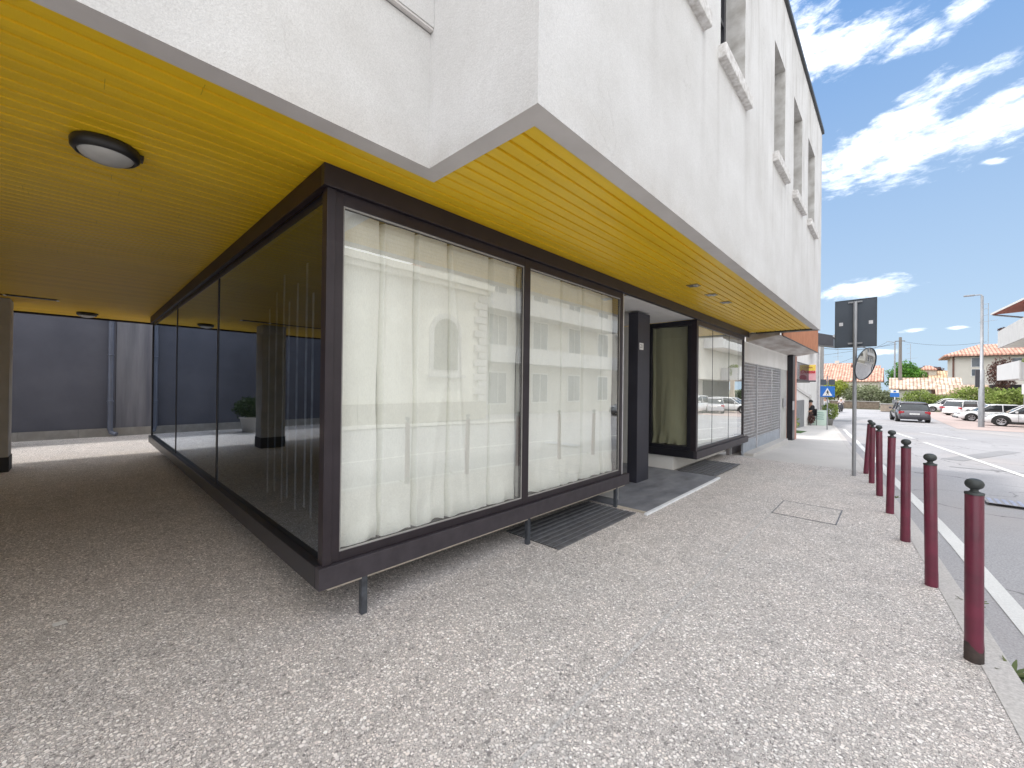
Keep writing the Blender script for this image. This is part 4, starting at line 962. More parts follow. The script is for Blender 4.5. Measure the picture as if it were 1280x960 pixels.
make_car('silver car seen only mirrored in the second shop window, middle one', (8.0, 31.6, gz(31.6) - .055), R(2), (.5, .52, .55), 4.3, 1.76, 1.46, 'hatch', False, G_)
make_car('white car seen only mirrored in the second shop window, right one', (7.9, 36.7, gz(36.7) - .055), R(3), WH, 4.3, 1.78, 1.55, 'suv', False, G_)

# ------------------------------------------------------------------ lamp post, poles, wires, bus stop
lx, ly = 3.95, 38.66; lz = gz(ly) - .05
t = thing('street_lamp', 'tall slim grey street lamp with a short arm beside the parked cars', 'street lamp', (lx, ly, lz))
MB().tube([(0, 0, 0), (0, 0, 3.6), (0, 0, 3.62), (0, 0, 8.2)], [.14, .125, .085, .065], 14).build('column', M['galv'], t, False)
MB().tube([(0, 0, 8.2), (-.03, 0, 8.28), (-.12, 0, 8.3), (-.35, 0, 8.3)], .035, 10).build('arm', M['galv'], t, False)
MB().bbox(-.78, -.32, -.12, .12, 8.26, 8.34, .02).build('lamp_head', M['galv'], t, False)
MB().bbox(-.26, .0, -.10, .16, 2.5, 3.6, .02).build('control_box', M['frame'], t, False)
zp = -1.056
t = thing('utility_pole', 'thick grey wooden utility pole beside the bus stop sign', 'pole', (.55, 81, zp))
MB().tube([(0, 0, 0), (0, 0, 10.2)], [.24, .16], 12).build('shaft', M['wood'], t, False)
MB().bbox(-.6, .5, -.06, .06, 9.6, 9.7, .01).build('crossarm', M['wood'], t, False)
t = thing('light_pole', 'thin pale metal pole just left of the wooden utility pole', 'pole', (-.02, 82, zp))
MB().tube([(0, 0, 0), (0, 0, 9.6)], [.11, .08], 10).build('shaft', M['galv'], t, False)
MB().tube([(0, 0, 9.6), (-.9, -.2, 9.75)], .04, 8).build('arm', M['galv'], t, False)
t = thing('bus_stop_sign', 'blue and white bus stop sign on a pale pole ahead of the driving car', 'bus stop sign', (0, 74.5, zp))
MB().tube([(0, 0, 0), (0, 0, 2.6)], .06, 10).build('pole', M['signwhite'], t, False)
MB().bbox(-.45, .45, -.06, -.02, 1.65, 2.2, .01).build('blue_panel', M['blue'], t, False)
MB().bbox(-.40, .40, -.06, -.02, 2.21, 2.6, .01).build('white_panel', M['signwhite'], t, False)
MB().bbox(-.12, .12, -.09, -.061, 2.3, 2.5, .005).build('bus_symbol', M['blue'], t, False)
MB().bbox(-.25, .25, -.06, -.02, .7, 1.3, .01).build('timetable', M['strip'], t, False)
def wire(a, b, sag, label, r=.018):
    a, b = Vector(a), Vector(b); pts = [a.lerp(b, k / 16) - Vector((0, 0, sag * 4 * (k / 16) * (1 - k / 16))) for k in range(17)]
    tag(MB().tube(pts, r, 5).build('overhead_cable', M['wire']), label, 'cable')
wire((.2, 81, 8.6), (-4.4, 34, 4.4), .6, 'overhead cable running from the wooden pole down to the near street corner')
wire((-.9, 82, 8.6), (-12, 90, 4.4), .5, 'overhead cable running left from the thin pole to the tiled house')
wire((.9, 81, 8.5), (9, 84, 8.2), .5, 'overhead cable running right from the wooden pole to the white house')
wire((-26, 84, 6.2), (.2, 81, 8.2), .6, 'low overhead cable crossing above the tiled roofs', .02)
def antenna(x, y, z0, z1, label, s=1.):
    t = thing('antenna', label, 'antenna', (x, y, z0))
    MB().tube([(0, 0, 0), (0, 0, z1 - z0)], .035 * s, 6).build('mast', M['galv'], t, False)
    mb = MB(); rnd = random.Random(int(x * 10) + 5)
    for k, (h, w) in enumerate(((.98, .75), (.88, .5), (.74, .5), (.60, .9))):
        mb.tube([(-w * s, 0, (z1 - z0) * h), (w * s * (.1 if k < 3 else 1), 0, (z1 - z0) * (h + .03))], .02 * s, 5)
        for q in range(4): mb.tube([(-w * s * (.2 + q * .22), -.18 * s, (z1 - z0) * h), (-w * s * (.2 + q * .22), .18 * s, (z1 - z0) * h + .02)], .012, 4)
    mb.build('aerial_rods', M['galv'], t, False)
antenna(9.8, 90, 7.6, 14.2, 'tall television antenna on the white house roof')
antenna(1.9, 96, 3, 9.3, 'faint television antenna above the round green tree', .9)
antenna(-7.6, 95, 4.9, 9.2, 'television antenna above the left tiled roof', .8)

# ------------------------------------------------------------------ houses
TILE = mat_tiles('terracotta_roof_tiles', (.52, .27, .20), (.60, .36, .28), 18)
TILE2 = mat_tiles('pale_roof_tiles', (.52, .36, .28), (.64, .50, .40), 18)
HW = pm('cream_house_wall', (.66, .63, .56), (.58, .55, .48), .6, .9, bs=20, bstr=.2, detail=6)
HW2 = pm('pale_house_wall', (.62, .60, .56), (.55, .53, .49), .6, .9, detail=6)
SHUT = pm('brown_shutter', (.16, .08, .06), (.12, .06, .05), 5, .7)
CGW = pm('dark_window_glass', (.10, .12, .15), (.2, .22, .25), 1.5, .1, spec=.8)
def gable(mb, x0, x1, y0, y1, ze, zr, ov=.4, th=.14):      # ridge along x
    ym = (y0 + y1) / 2
    for s in (0, 1):
        a = (y0 - ov) if s == 0 else (y1 + ov)
        sl = (zr - ze) / ((y1 - y0) / 2); z_e = ze - ov * sl
        mb.add([(x0 - ov, a, z_e), (x1 + ov, a, z_e), (x1 + ov, ym, zr), (x0 - ov, ym, zr), (x0 - ov, a, z_e - th), (x1 + ov, a, z_e - th), (x1 + ov, ym, zr - th), (x0 - ov, ym, zr - th)],
               [(0, 1, 2, 3), (4, 5, 6, 7), (0, 1, 5, 4), (1, 2, 6, 5), (3, 0, 4, 7)])
def hip(mb, x0, x1, y0, y1, ze, zr, ov=.6, th=.16, rx=.35):
    x0 -= ov; x1 += ov; y0 -= ov; y1 += ov; ym = (y0 + y1) / 2; ra, rb = x0 + (x1 - x0) * rx, x1 - (x1 - x0) * rx
    b = [(x0, y0, ze), (x1, y0, ze), (x1, y1, ze), (x0, y1, ze)]; c = [(p[0], p[1], ze - th) for p in b]; r_ = [(ra, ym, zr), (rb, ym, zr)]
    mb.add(b + c + r_, [(0, 1, 9, 8), (1, 2, 9), (2, 3, 8, 9), (3, 0, 8), (0, 1, 5, 4), (1, 2, 6, 5), (2, 3, 7, 6), (3, 0, 4, 7), (4, 5, 6, 7)])
def win(parent, x, y, z, w, h, shut=True, mat=None):
    f = MB(); f.box(x - w / 2 - .06, x - w / 2, y - .05, y + .02, z, z + h); f.box(x + w / 2, x + w / 2 + .06, y - .05, y + .02, z, z + h); f.box(x - w / 2 - .06, x + w / 2 + .06, y - .05, y + .02, z + h, z + h + .06); f.box(x - w / 2 - .12, x + w / 2 + .12, y - .10, y + .02, z - .08, z)
    fo = f.build('window', M['signwhite'] if not shut else SHUT, parent)
    MB().box(x - w / 2, x + w / 2, y - .03, y - .02, z, z + h).build('pane', mat or (SHUT if shut else CGW), fo)
# long tiled house at the bend of the street
h = thing('tiled_house', 'long low cream house with two tiers of terracotta roof at the end of the street', 'house', (-6, 88, zp))
MB().box(-11, -1.7, 84, 92, zp, 3.1).build('wall', HW, h); mb = MB(); gable(mb, -11, -1.7, 84, 92, 3.1, 5.0, .4); mb.build('roof', TILE, h)
MB().box(-10.4, -2.4, 92.3, 97, zp, 4.6).build('upper_wall', HW, h); mb = MB(); gable(mb, -10.4, -5.6, 91.5, 98.5, 4.7, 6.3, .4); gable(mb, -5.0, -2.2, 92, 98, 4.6, 5.75, .4)
mb.build('upper_roof', TILE, h)
MB().box(-8.0, -7.4, 94.5, 95.1, 5.6, 6.75).build('chimney', HW2, h); MB().box(-5.6, -5.1, 93, 93.6, 4.6, 5.9).build('chimney', SHUT, h)
win(h, -2.7, 84, .9, 1.5, 1.3); win(h, -7.7, 84, 1.0, .9, 1.1); win(h, -5.3, 84, .9, 1.2, 1.2)
# low wing with a pale tiled roof
h = thing('low_house', 'low house wing with pale tiled roof behind the hedge', 'house', (3, 80, zp))
MB().box(-.1, 6.0, 79, 84, zp, 1.75).build('wall', HW2, h); mb = MB(); gable(mb, -.1, 6.0, 79, 84, 2.0, 3.3, .5); mb.build('roof', TILE2, h)
MB().box(3.6, 3.95, 78.6, 78.95, zp, 1.7).build('porch_post', SHUT, h)
mb = MB(); gable(mb, 4.2, 8.3, 77.0, 79.5, 1.3, 2.3, .3); mb.build('porch_roof', TILE2, h)
# farther roofs between the tree and the white house
h = thing('far_house', 'distant ochre roofed house showing between the round tree and the white house', 'house', (5.3, 100, zp))
MB().box(3.2, 7.2, 100, 106, zp, 3.6).build('wall', HW, h); mb = MB(); gable(mb, 3.4, 7.4, 100, 106, 3.7, 5.0, .3); mb.build('roof', mat_tiles('ochre_roof_tiles', (.55, .36, .22), (.66, .46, .3), 16), h)
MB().box(3.3, 5.2, 101, 104, 3.6, 5.3).build('upper_wall', HW, h); mb = MB(); hip(mb, 3.5, 5.0, 101, 104, 5.2, 5.9, .3); mb.build('upper_roof', TILE, h)
win(h, 4.0, 100, 3.7, .3, .9)
# white house with hipped roof
h = thing('hip_roof_house', 'pale two storey house with hipped tiled roof behind the lamp post', 'house', (10, 92, zp))
MB().box(6.25, 14.5, 88, 97, zp, 6.6).build('wall', HW2, h)
mb = MB(); hip(mb, 6.25, 14.5, 88, 97, 6.75, 8.5, 1.0, .22, .38); mb.build('roof', TILE, h)
MB().box(5.3, 15.4, 87.06, 87.9, 6.46, 6.52).build('eave', M['brown'], h)
MB().box(6.15, 6.35, 87.86, 87.99, 2.4, 6.45).build('downpipe', SHUT, h)
MB().box(6.1, 14.6, 87.7, 87.99, 2.1, 2.4).build('string_course', pm('dusky_red_band', (.28, .17, .15), None, 3, .8), h)
win(h, 8.5, 88, 5.0, .9, 1.3, False); win(h, 8.5, 88, 3.7, .9, .95, False); win(h, 12.2, 88, 4.8, .9, 1.3, False)
# apartment block with balconies at the right edge
h = thing('balcony_house', 'pale apartment building with two tiers of ribbed white balconies at the right edge', 'apartment building', (9, 50, gz(50)))
zb0 = gz(50)
def ap(x, y): return x, y
mb = MB(); mb.box(8.3, 16, 40, 56.5, 2.36, 8.2); mb.box(10.2, 16, 40, 56.5, zb0, 2.36); mb.build('wall', HW2, h)
BAL = pm('ribbed_white_balcony', (.62, .62, .62), (.50, .50, .51), 7, .8, stretch=(4, 4, .15), detail=6)
def balc(z0, z1, xo, y0, y1, wave=True):
    mb = MB(); mb.box(xo, xo + .12, y0, y1, z0, z1); mb.box(xo + .121, 8.3, y1 - .12, y1, z0, z1); mb.box(xo + .121, 8.3, y0, y0 + .12, z0, z1)
    y = y0
    while y < y1: mb.box(xo - .03, xo - .001, y, y + .12, z0, z1); y += .24
    b = mb.build('balcony', BAL, h)
    MB().box(xo + .125, 8.29, y0 + .125, y1 - .125, z0 + .02, z0 + .2).build('balcony_floor', M['white'], b); return b
balc(5.30, 6.75, 6.60, 41, 55.4); 
mb = MB(); mb.box(6.50, 8.29, 46.2, 46.35, 2.35, 3.62)
x = 6.5
while x < 8.3: mb.box(x, x + .1, 46.17, 46.199, 2.35, 3.62); x += .2
mb.box(6.50, 6.62, 46.351, 55, 2.45, 3.75)
b_ = mb.build('balcony', BAL, h); MB().box(6.63, 8.29, 46.36, 55, 2.46, 2.6).build('balcony_floor', M['white'], b_)
mb = MB(); mb.add([(6.85, 39, 7.95), (6.28, 56.5, 8.55), (10, 56.5, 9.6), (10, 39, 9.3), (6.85, 39, 7.80), (6.28, 56.5, 8.40), (10, 56.5, 9.4), (10, 39, 9.1)], [(0, 1, 2, 3), (0, 1, 5, 4), (1, 2, 6, 5), (3, 0, 4, 7)])
mb.build('roof_edge', M['sill'], h)
MB().quad((6.86, 39, 7.79), (6.30, 56.4, 8.39), (8.31, 56.4, 8.5), (8.31, 39, 8.2)).build('eave_underside', pm('red_eave_boards', (.38, .12, .09), None, 4, .7), h)
MB().tube([(6.4, 56.3, 8.38), (8.0, 55.6, 7.9), (8.1, 55.6, 7.5), (8.1, 55.6, 6.8)], .07, 8).build('downpipe', M['galv'], h)
for yy in (45.9,): MB().bbox(6.95, 7.3, yy, yy + .3, zb0, 2.35, .01).build('porch_column', pm('buff_column', (.55, .47, .38), None, 3, .9), h)
MB().box(10.1, 10.19, 46.6, 56, zb0, 2.35).build('shade_painted_opening', M['pit'], h)  # solid panel, the opening's shade painted in as near-black
leaves(MB(), (6.9, 55.0, 6.9), (.35, .9, .16), 300, .07, 77).build('window_box_flowers', LF['pu'], h)
fl = MB(); leaves(fl, (7.1, 46.4, 3.75), (.5, .3, .2), 260, .07, 78); leaves(fl, (7.3, 46.1, 3.2), (.12, .08, .45), 80, .05, 79); fl.build('window_box_plants', LF['hd'], h)
MB().box(8.9, 13.0, 77, 81, zp, 2.35).build('dark_void_block', M['pit'], h)  # solid block coloured near-black to stand for a shaded void
# corner building past our shop
h = thing('corner_building', 'white rendered corner building with dark eave beyond the terracotta canopy', 'building', (-5, 28, gz(28)))
MB().box(-9, -3.95, 18.2, 38.4, -1, 4.6).build('wall', M['white'], h)
mb = MB(); mb.add([(-2.75, 31.5, 4.15), (-2.75, 33.2, 4.15), (-7, 33.2, 4.9), (-7, 31.5, 4.9), (-2.75, 31.5, 4.80), (-2.75, 33.2, 4.80), (-7, 33.2, 6.0), (-7, 31.5, 6.0)], [(0, 1, 2, 3), (4, 5, 6, 7), (0, 1, 5, 4), (0, 3, 7, 4), (1, 2, 6, 5)]); mb.build('roof', M['frame'], h)
MB().tube([(-2.68, 31.4, 4.75), (-2.68, 33.3, 4.75)], .09, 10).build('gutter', M['galv'], h)
MB().box(-3.95, -3.90, 36.8, 38.42, -1, 4.7).build('quoin_strip', M['base'], h)
MB().tube([(-3.85, 35.0, 4.7), (-3.85, 35.0, -.6)], .05, 8).build('downpipe', M['edgemetal'], h)
w_ = MB().box(-3.94, -3.88, 24.6, 26.6, 1.9, 3.5).build('window', M['frame'], h); MB().box(-3.88, -3.87, 24.75, 26.45, 2.0, 3.4).build('pane', CGW, w_)
mb = MB()
for k in range(16): mb.tube([(-3.3, 22.9 + k * .22, 1.95), (-3.3, 22.9 + k * .22, 2.75)], .012, 5)
mb.tube([(-3.3, 22.8, 2.76), (-3.3, 26.4, 2.76)], .02, 6); mb.tube([(-3.3, 22.8, 1.95), (-3.3, 26.4, 1.95)], .02, 6); mb.box(-3.9, -3.28, 22.7, 26.5, 1.84, 1.93)
mb.build('balcony_railing', M['frame'], h)
g_ = thing('garden_wall', 'pale garden wall with a sloping stone coping and grey gate before the corner building', 'wall', (-3.4, 24, gz(24)))
mb = MB(); mb.prism([(19.5, -1), (27.4, -1), (27.4, 1.0), (22.0, 1.62), (19.5, 1.7)], -3.6, -3.4, 'x'); mb.build('wall_panel', M['white'], g_)
mb = MB(); mb.prism([(19.4, 1.702), (22.0, 1.622), (27.4, 1.002), (27.5, 1.10), (22.0, 1.75), (19.4, 1.82)], -3.66, -3.34, 'x'); mb.build('coping', M['sill'], g_)
MB().bbox(-3.68, -3.36, 27.5, 27.9, -1, 1.2, .01).build('gate_pier', M['sill'], g_)
mb = MB()
for k in range(12): mb.box(-3.398, -3.36, 23.4 + k * .17, 23.5 + k * .17, -.4, .95)
mb.box(-3.399, -3.37, 23.35, 25.45, .80, .90); mb.build('gate', M['galv'], g_)
tag(leaves(MB(), (-3.3, 21.6, .0), (.25, .5, .35), 260, .06, 91).build('wall_plant', LF['hd']), 'green plant at the foot of the garden wall near its close end', 'plant')
tag(leaves(MB(), (-3.25, 26.9, -.1), (.15, .4, .25), 300, .05, 93).build('wall_plant', LF['pu']), 'reddish plant at the foot of the garden wall near the gate pier', 'plant')
# projecting shop sign on the corner building
t = thing('shop_sign', 'yellow and pink hanging sign with red lettering projecting from the corner building', 'sign', (-3.42, 27, 2.4))
MB().bbox(-3.80, -3.08, 26.98, 27.08, 1.98, 2.82, .008).build('panel', pm('sign_pink', (.85, .38, .45), (.9, .55, .55), 3, .5), t)
MB().box(-3.79, -3.09, 26.972, 26.979, 2.5, 2.81).build('yellow_band', pm('sign_yellow', (.85, .62, .08), (.9, .7, .15), 3, .5), t)
mb = MB(); mb.lathe([(.0001, 0), (.16, 0)], (-3.64, 26.966, 2.13), 20, (0, -1, 0)); mb.build('red_spot', pm('sign_red', (.6, .03, .08), None, 3, .5), t)
text('Duesa', .26, (-3.43, 26.962, 2.44), (R(90), 0, 0), pm('letter_red', (.7, .02, .03), None, 3, .5), t, shear=.2, bold=.006)
text('PIZZERIA', .115, (-3.45, 26.96, 2.67), (R(90), 0, 0), pm('letter_brown', (.45, .15, .03), None, 3, .5), t, bold=.003)
MB().box(-3.95, -3.08, 27.0, 27.06, 1.90, 1.97).build('bracket', M['frame'], t)

# ------------------------------------------------------------------ stone walls, hedges, trees
ST = pm('brown_garden_stone', (.22, .18, .14), (.13, .10, .08), 4, .95, bs=8, bstr=.8, bd=.05, detail=8)
def stonewall(x0, x1, y0, y1, h, label, m=ST):
    t = thing('stone_wall', label, 'wall', ((x0 + x1) / 2, (y0 + y1) / 2, zp)); MB().bbox(x0, x1, y0, y1, zp, zp + h, .03).build('masonry', m, t); MB().bbox(x0 - .05, x1 + .05, y0 - .05, y1 + .05, zp + h + .001, zp + h + .08, .02).build('coping', M['base'], t)
stonewall(-9.5, -1.5, 73.0, 73.5, .95, 'long low brown stone wall below the olive bushes')
stonewall(-1.25, -.15, 66.0, 67.2, .85, 'short pale stone planter block left of the bus stop sign', pm('buff_stone', (.36, .30, .24), (.27, .22, .18), 4, .95, bs=9, bstr=.6, bd=.03))
stonewall(-13, -9.2, 71, 73.4, 1.2, 'brown stone wall behind the scooter rider')
def shrub(c, rad, n, size, mat, seed, label, cat='shrub', name='shrub', trunk=True, group=None):
    t = thing(name, label, cat, (c[0], c[1], zp), 0, group)
    leaves(MB(), (0, 0, c[2] - zp), rad, n, size, seed, shell=.35).build('crown', mat, t, False)
    if trunk:
        mb = MB(); top = c[2] - zp
        mb.tube([(0, 0, 0), (.05, 0, top * .5), (-.05, .03, top)], [.10, .08, .03], 7)
        for k in range(4):
            a = k * 1.7 + seed; mb.tube([(0, 0, top * .45), (rad[0] * .5 * math.cos(a), rad[1] * .5 * math.sin(a), top + rad[2] * .3)], [.05, .015], 5)
        mb.build('trunk', M['bark'], t, False)
shrub((-7.3, 76, 1.1), (1.5, 1.2, 1.5), 2600, .13, LF['yg'], 31, 'bright yellow green bush left of the sign pole')
shrub((-6.0, 75.4, 1.7), (1.3, 1.2, 1.2), 2200, .13, LF['yg'], 32, 'taller yellow green bush right behind the sign pole')
shrub((-9.3, 76.5, .7), (1.7, 1.2, 1.2), 2200, .13, LF['dk'], 33, 'dark green bush above the wall at the bend')
shrub((-4.3, 75.2, .9), (1.4, 1.1, 1.35), 2400, .12, LF['ol'], 34, 'grey green olive bush right of the sign pole')
shrub((-2.4, 75.6, .95), (1.4, 1.1, 1.4), 2400, .12, LF['ol'], 35, 'grey green olive bush above the long stone wall, nearer the bus stop')
shrub((-.7, 76.0, .5), (1.1, 1.0, 1.1), 1600, .12, LF['ol'], 36, 'smaller olive bush beside the bus stop sign')
shrub((2.2, 74.5, .45), (1.7, 1.0, 1.15), 2600, .11, LF['hd'], 37, 'light green bush behind the driving car')
shrub((4.3, 75.0, .1), (1.6, .9, .9), 1800, .11, LF['hd'], 38, 'low light green bush behind the parked white sport utility car')
shrub((7.0, 72.5, .9), (2.3, 1.0, 1.25), 3600, .12, LF['hd'], 39, 'broad light green hedge under the pale house')
shrub((9.4, 69.0, .75), (2.0, 1.0, 1.05), 3200, .12, LF['hd'], 40, 'light green hedge right of the lamp post')
shrub((11.6, 68.0, .45), (1.5, 1.0, .9), 2000, .12, LF['dk'], 41, 'darker hedge seen under the balconies')
shrub((9.2, 74.5, 3.6), (1.25, 1.0, 2.0), 2200, .12, LF['pu'], 42, 'plum leaved tree in front of the pale house', 'tree', 'plum_tree')
shrub((1.15, 86, 3.3), (2.1, 1.8, 2.5), 7000, .15, LF['g'], 43, 'round bright green tree rising behind the low tiled roof', 'tree', 'round_tree')
shrub((4.5, 104, 5.1), (1.9, 1.4, .75), 2000, .14, LF['pu'], 44, 'brownish tree top just above the distant roofs', 'tree', 'distant_tree')
t = thing('notice_post', 'small white notice panel on a post in the hedge', 'sign', (9.7, 66.5, zp))
MB().tube([(0, 0, 0), (0, 0, 3.2)], .05, 8).build('post', M['galv'], t, False); MB().bbox(-.18, .18, -.07, -.02, 2.3, 3.3, .01).build('panel', M['signwhite'], t, False)

# ------------------------------------------------------------------ buildings across the street (seen mirrored in the shop glass)
CH = pm('church_plaster', (.86, .84, .76), (.76, .73, .66), 1.2, .9, bs=40, bstr=.3, detail=7)
h = thing('church', 'cream church wall with an arched window, seen only mirrored in the corner window', 'church', (9.5, 8, 0))
mb = MB(); wall_c = MB()
for (x0, x1, y0, y1, z0, z1) in ((9.2, 16, -4, 13.2, -.06, 6.2),): mb.box(x0, x1, y0, y1, z0, z1)
mb.build('wall', CH, h)
mb = MB(); mb.box(8.95, 9.199, -4, 13.4, 5.75, 5.95); mb.box(8.8, 9.199, -4, 13.5, 5.951, 6.2); mb.build('cornice', CH, h)
mb = MB(); mb.box(9.02, 9.199, -4, 13.2, -.06, .75); mb.build('stone_base', pm('church_base_stone', (.48, .45, .38), (.36, .34, .29), 2, .9, detail=7), h)
mb = MB()
for k in range(15): mb.bbox(9.05, 9.199, 12.75 - .25 * (k % 2), 13.25, .75 + k * .33, 1.05 + k * .33, .02)
mb.build('quoin', M['sill'], h)
def arch(x, yc, w, zs, zt, d, n=12): 
    pts = [(yc - w, zs), (yc + w, zs)] + [(yc + w * math.cos(a), zt + w * math.sin(a)) for a in [math.pi * k / n for k in range(n + 1)]]
    m_ = MB(); m_.prism(pts, x, x + d, 'x'); return m_
a_ = arch(9.13, 10.9, .86, 1.95, 3.75, .068).build('arched_window', M['sill'], h)
arch(9.10, 10.9, .62, 2.15, 3.75, .029).build('pane', pm('dusty_church_glass', (.20, .19, .15), (.12, .12, .10), 3, .4), a_)
MB().box(8.98, 9.12, 9.9, 11.9, 1.82, 1.94).build('window_ledge', M['sill'], h)
h = thing('white_apartments', 'white apartment block with balconies, seen only mirrored in the shop glass', 'apartment building', (14, 30, 0))
MB().box(13.2, 24, 16, 38, -1, 9.4).build('wall', HW2, h)
for (z0, z1) in ((2.9, 3.9), (6.0, 7.0)):
    mb = MB(); mb.box(11.9, 12.0, 16.2, 31, z0, z1); mb.box(12.01, 13.19, 16.2, 31, z0, z0 + .15); mb.box(12.01, 13.19, 16.2, 16.3, z0 + .16, z1); mb.box(12.01, 13.19, 30.9, 31, z0 + .16, z1); mb.build('balcony', BAL, h)
    mb = MB(); mb.box(11.9, 12.0, 33, 37.8, z0, z1); mb.box(12.01, 13.19, 33, 37.8, z0, z0 + .15); mb.build('balcony', BAL, h)
for k in range(5):
    for z in (.3, 3.9, 7.0):
        y = 18 + k * 4.2
        wo = MB().box(13.12, 13.19, y - .85, y + .85, z, z + 2.1).build('window', M['signwhite'], h)
        MB().box(13.10, 13.119, y - .75, y - .04, z + .1, z + 2.0).build('pane', CGW, wo); MB().box(13.10, 13.119, y + .04, y + .75, z + .1, z + 2.0).build('pane', CGW, wo)
MB().box(12.2, 24, 15.6, 38.4, 9.4, 9.8).build('roof', TILE, h)
h = thing('beige_apartments', 'beige block behind the church, seen only mirrored in the shop glass', 'apartment building', (22, 6, 0))
MB().box(19, 30, -14, 14, 0, 5.2).build('wall', HW, h)
struct(strip(C(7.8), C(9.19), -40, 15, -.01, 2, thick=.05).build('far_pavement', M['concrete_pave']))

# ------------------------------------------------------------------ camera
def look(rv_, uv, fv, loc):
    m = Matrix((( rv_[0], uv[0], -fv[0], loc[0]), (rv_[1], uv[1], -fv[1], loc[1]), (rv_[2], uv[2], -fv[2], loc[2]), (0, 0, 0, 1))); return m
yaw, pit, rol = .754723, .0040517, .0119179
fw = Vector((-math.sin(yaw) * math.cos(pit), math.cos(yaw) * math.cos(pit), math.sin(pit)))
r0 = Vector((math.cos(yaw), math.sin(yaw), 0)); u0 = r0.cross(fw)
rr_ = r0 * math.cos(rol) + u0 * math.sin(rol); uu = -r0 * math.sin(rol) + u0 * math.cos(rol)
cam = bpy.data.cameras.new('camera'); co = bpy.data.objects.new('camera', cam); COL.objects.link(co)
cam.sensor_width = 36; cam.lens = 36 * 508.78 / 1280; cam.clip_end = 3000; cam.clip_start = .05
co.matrix_world = look(rr_, uu, fw, (0, 0, 1.5)); SC.camera = co

# ------------------------------------------------------------------ light and sky
SUNV = Vector((-.34, -.16, .93)).normalized()
el = math.asin(SUNV.z); az = math.atan2(SUNV.x, SUNV.y)
sun = bpy.data.lights.new('sun', 'SUN'); sun.energy = 2.3; sun.angle = R(4); sun.color = (1, .95, .88)
so = bpy.data.objects.new('sun', sun); COL.objects.link(so); so.rotation_euler = SUNV.to_track_quat('Z', 'Y').to_euler(); so.location = (0, 0, 50)
w = bpy.data.worlds.new('World'); SC.world = w; w.use_nodes = True; t = w.node_tree
bg = t.nodes['Background']
sky = N(t, 'ShaderNodeTexSky', sky_type='NISHITA'); sky.sun_disc = False; sky.sun_elevation = el; sky.sun_rotation = az
sky.air_density = 1.0; sky.dust_density = 1.2; sky.ozone_density = 1.5
tc = N(t, 'ShaderNodeTexCoord'); sp = N(t, 'ShaderNodeSeparateXYZ'); L(t, tc.outputs['Generated'], sp.inputs[0])
X_, Y_, Z_ = sp.outputs
D2 = 180 / math.pi
AZ = math_(t, 'MULTIPLY', math_(t, 'ARCTAN2', X_, Y_), D2); EL = math_(t, 'MULTIPLY', math_(t, 'ARCSINE', Z_), D2)
# wispy noise in direction space, streaks rising to the right
cb = N(t, 'ShaderNodeCombineXYZ'); L(t, AZ, cb.inputs[0]); L(t, EL, cb.inputs[1])
mp = N(t, 'ShaderNodeMapping'); mp.inputs['Rotation'].default_value = (0, 0, R(-22)); mp.inputs['Scale'].default_value = (.13, .34, 1); L(t, cb.outputs[0], mp.inputs['Vector'])
n1 = noise(t, mp.outputs[0], 1.0, 10, .62, .6)
n3 = noise(t, mp.outputs[0], 3.4, 8, .65, .3)
def blob(a, e, ra, re, rot):
    c, s = math.cos(R(rot)), math.sin(R(rot))
    u = math_(t, 'SUBTRACT', AZ, a); v = math_(t, 'SUBTRACT', EL, e)
    p = math_(t, 'DIVIDE', math_(t, 'ADD', math_(t, 'MULTIPLY', u, c), math_(t, 'MULTIPLY', v, s)), ra)
    q = math_(t, 'DIVIDE', math_(t, 'SUBTRACT', math_(t, 'MULTIPLY', v, c), math_(t, 'MULTIPLY', u, s)), re)
    return math_(t, 'SUBTRACT', 1., math_(t, 'SQRT', math_(t, 'ADD', math_(t, 'MULTIPLY', p, p), math_(t, 'MULTIPLY', q, q))))
B = [(-8, 34.8, 4.6, 3.9, -15), (-4.0, 32.9, 5.8, 2.3, 4), (1.6, 31.7, 3.2, .9, 5), (5.2, 32.4, 3.6, 1.2, 20),
     (-3.2, 23.4, 4.8, 2.9, 14), (1.0, 25.8, 5.2, 2.2, 22), (4.4, 27.2, 4.6, 1.2, 6), (6.8, 23.2, 4.6, 2.3, 12), (1.2, 22.6, 5.2, 2.3, 8), (11, 24, 5, 3, 10),
     (-3.2, 10.7, 4.3, 1.15, 4), (6.6, 20.1, 1.0, .3, -12), (1.3, 6.0, 1.1, .3, 5), (-1, 4.0, 1.6, .4, 0), (4.2, 6.0, .9, .2, 0)]
acc = None
for b_ in B:
    v = blob(*b_); acc = v if acc is None else math_(t, 'MAXIMUM', acc, v)
acc = math_(t, 'MAXIMUM', acc, -1.)
cl = math_(t, 'ADD', acc, math_(t, 'MULTIPLY', math_(t, 'SUBTRACT', n1, .47), 2.2)); cl = math_(t, 'ADD', cl, math_(t, 'MULTIPLY', math_(t, 'SUBTRACT', n3, .5), 2.0))
m1 = N(t, 'ShaderNodeMapRange', interpolation_type='SMOOTHSTEP', i_1=.0, i_2=1.05, i_3=0., i_4=1.); L(t, cl, m1.inputs[0])
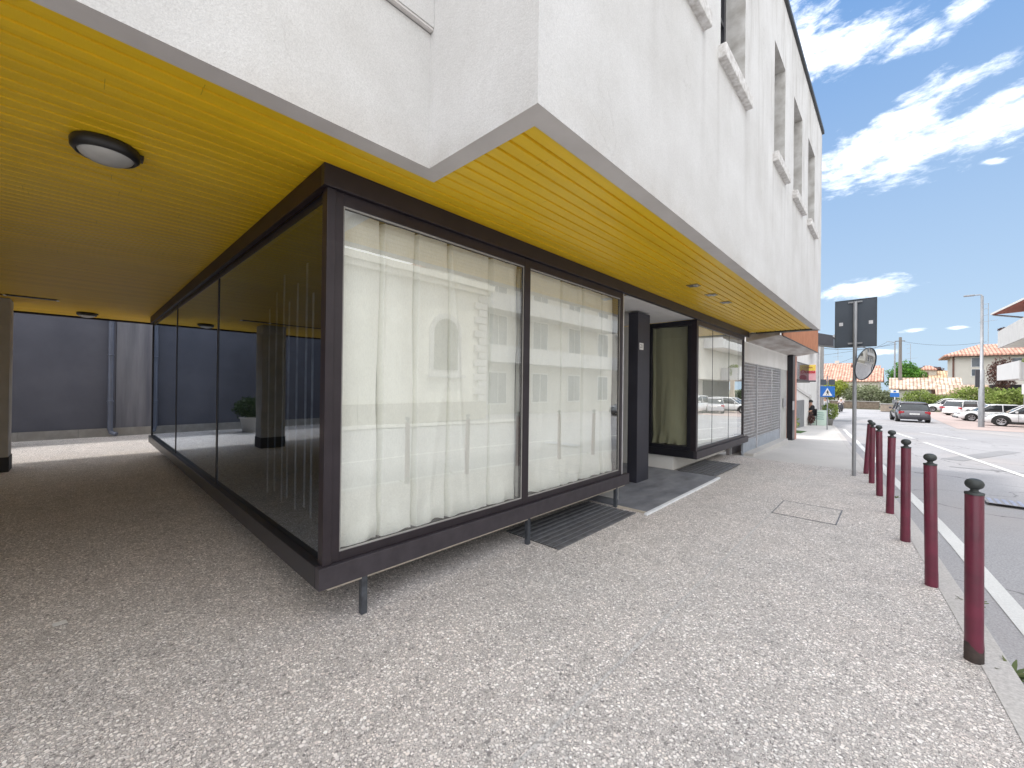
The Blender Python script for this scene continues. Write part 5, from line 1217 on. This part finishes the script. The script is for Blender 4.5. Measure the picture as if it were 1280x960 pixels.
# unseen bright cloud added as fill light, away from the blue down the street
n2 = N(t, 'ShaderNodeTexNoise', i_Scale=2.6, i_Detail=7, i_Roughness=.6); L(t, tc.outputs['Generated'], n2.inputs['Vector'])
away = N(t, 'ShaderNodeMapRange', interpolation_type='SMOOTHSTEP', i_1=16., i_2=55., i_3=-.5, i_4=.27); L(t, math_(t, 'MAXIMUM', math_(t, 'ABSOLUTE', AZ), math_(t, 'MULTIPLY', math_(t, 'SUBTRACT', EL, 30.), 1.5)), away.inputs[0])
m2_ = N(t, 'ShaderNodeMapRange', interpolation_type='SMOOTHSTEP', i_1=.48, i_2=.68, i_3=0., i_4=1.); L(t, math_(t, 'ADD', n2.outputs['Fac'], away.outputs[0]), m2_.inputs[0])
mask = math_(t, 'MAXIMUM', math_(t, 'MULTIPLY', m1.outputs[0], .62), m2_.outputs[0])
skyc = N(t, 'ShaderNodeVectorMath', operation='SCALE'); L(t, sky.outputs[0], skyc.inputs[0]); skyc.inputs['Scale'].default_value = 1.0
SKY_S = .10
hz = N(t, 'ShaderNodeMapRange', i_1=0., i_2=40., i_3=1., i_4=.0); L(t, EL, hz.inputs[0])
tint = mix(t, hz.outputs[0], (.20 / SKY_S, .44 / SKY_S, .90 / SKY_S), (.66 / SKY_S, .86 / SKY_S, 1.06 / SKY_S))
base = mix(t, .8, skyc.outputs[0], tint)
shade = ramp(t, n3, [(.3, (.92, .94, .98)), (.7, (1.02, 1.02, 1.02))])
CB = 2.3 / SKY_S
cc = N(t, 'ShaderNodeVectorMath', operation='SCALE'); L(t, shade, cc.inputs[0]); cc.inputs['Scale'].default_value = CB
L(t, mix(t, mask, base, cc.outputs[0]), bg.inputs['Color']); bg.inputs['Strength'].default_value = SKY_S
SC.view_settings.view_transform = 'Standard'; SC.view_settings.look = 'None'; SC.view_settings.exposure = 0; SC.view_settings.gamma = 1
SC.cycles.max_bounces = 10; SC.cycles.diffuse_bounces = 5; SC.cycles.glossy_bounces = 5; SC.cycles.transparent_max_bounces = 16
SC.cycles.use_denoising = True; SC.cycles.caustics_reflective = False; SC.cycles.caustics_refractive = False
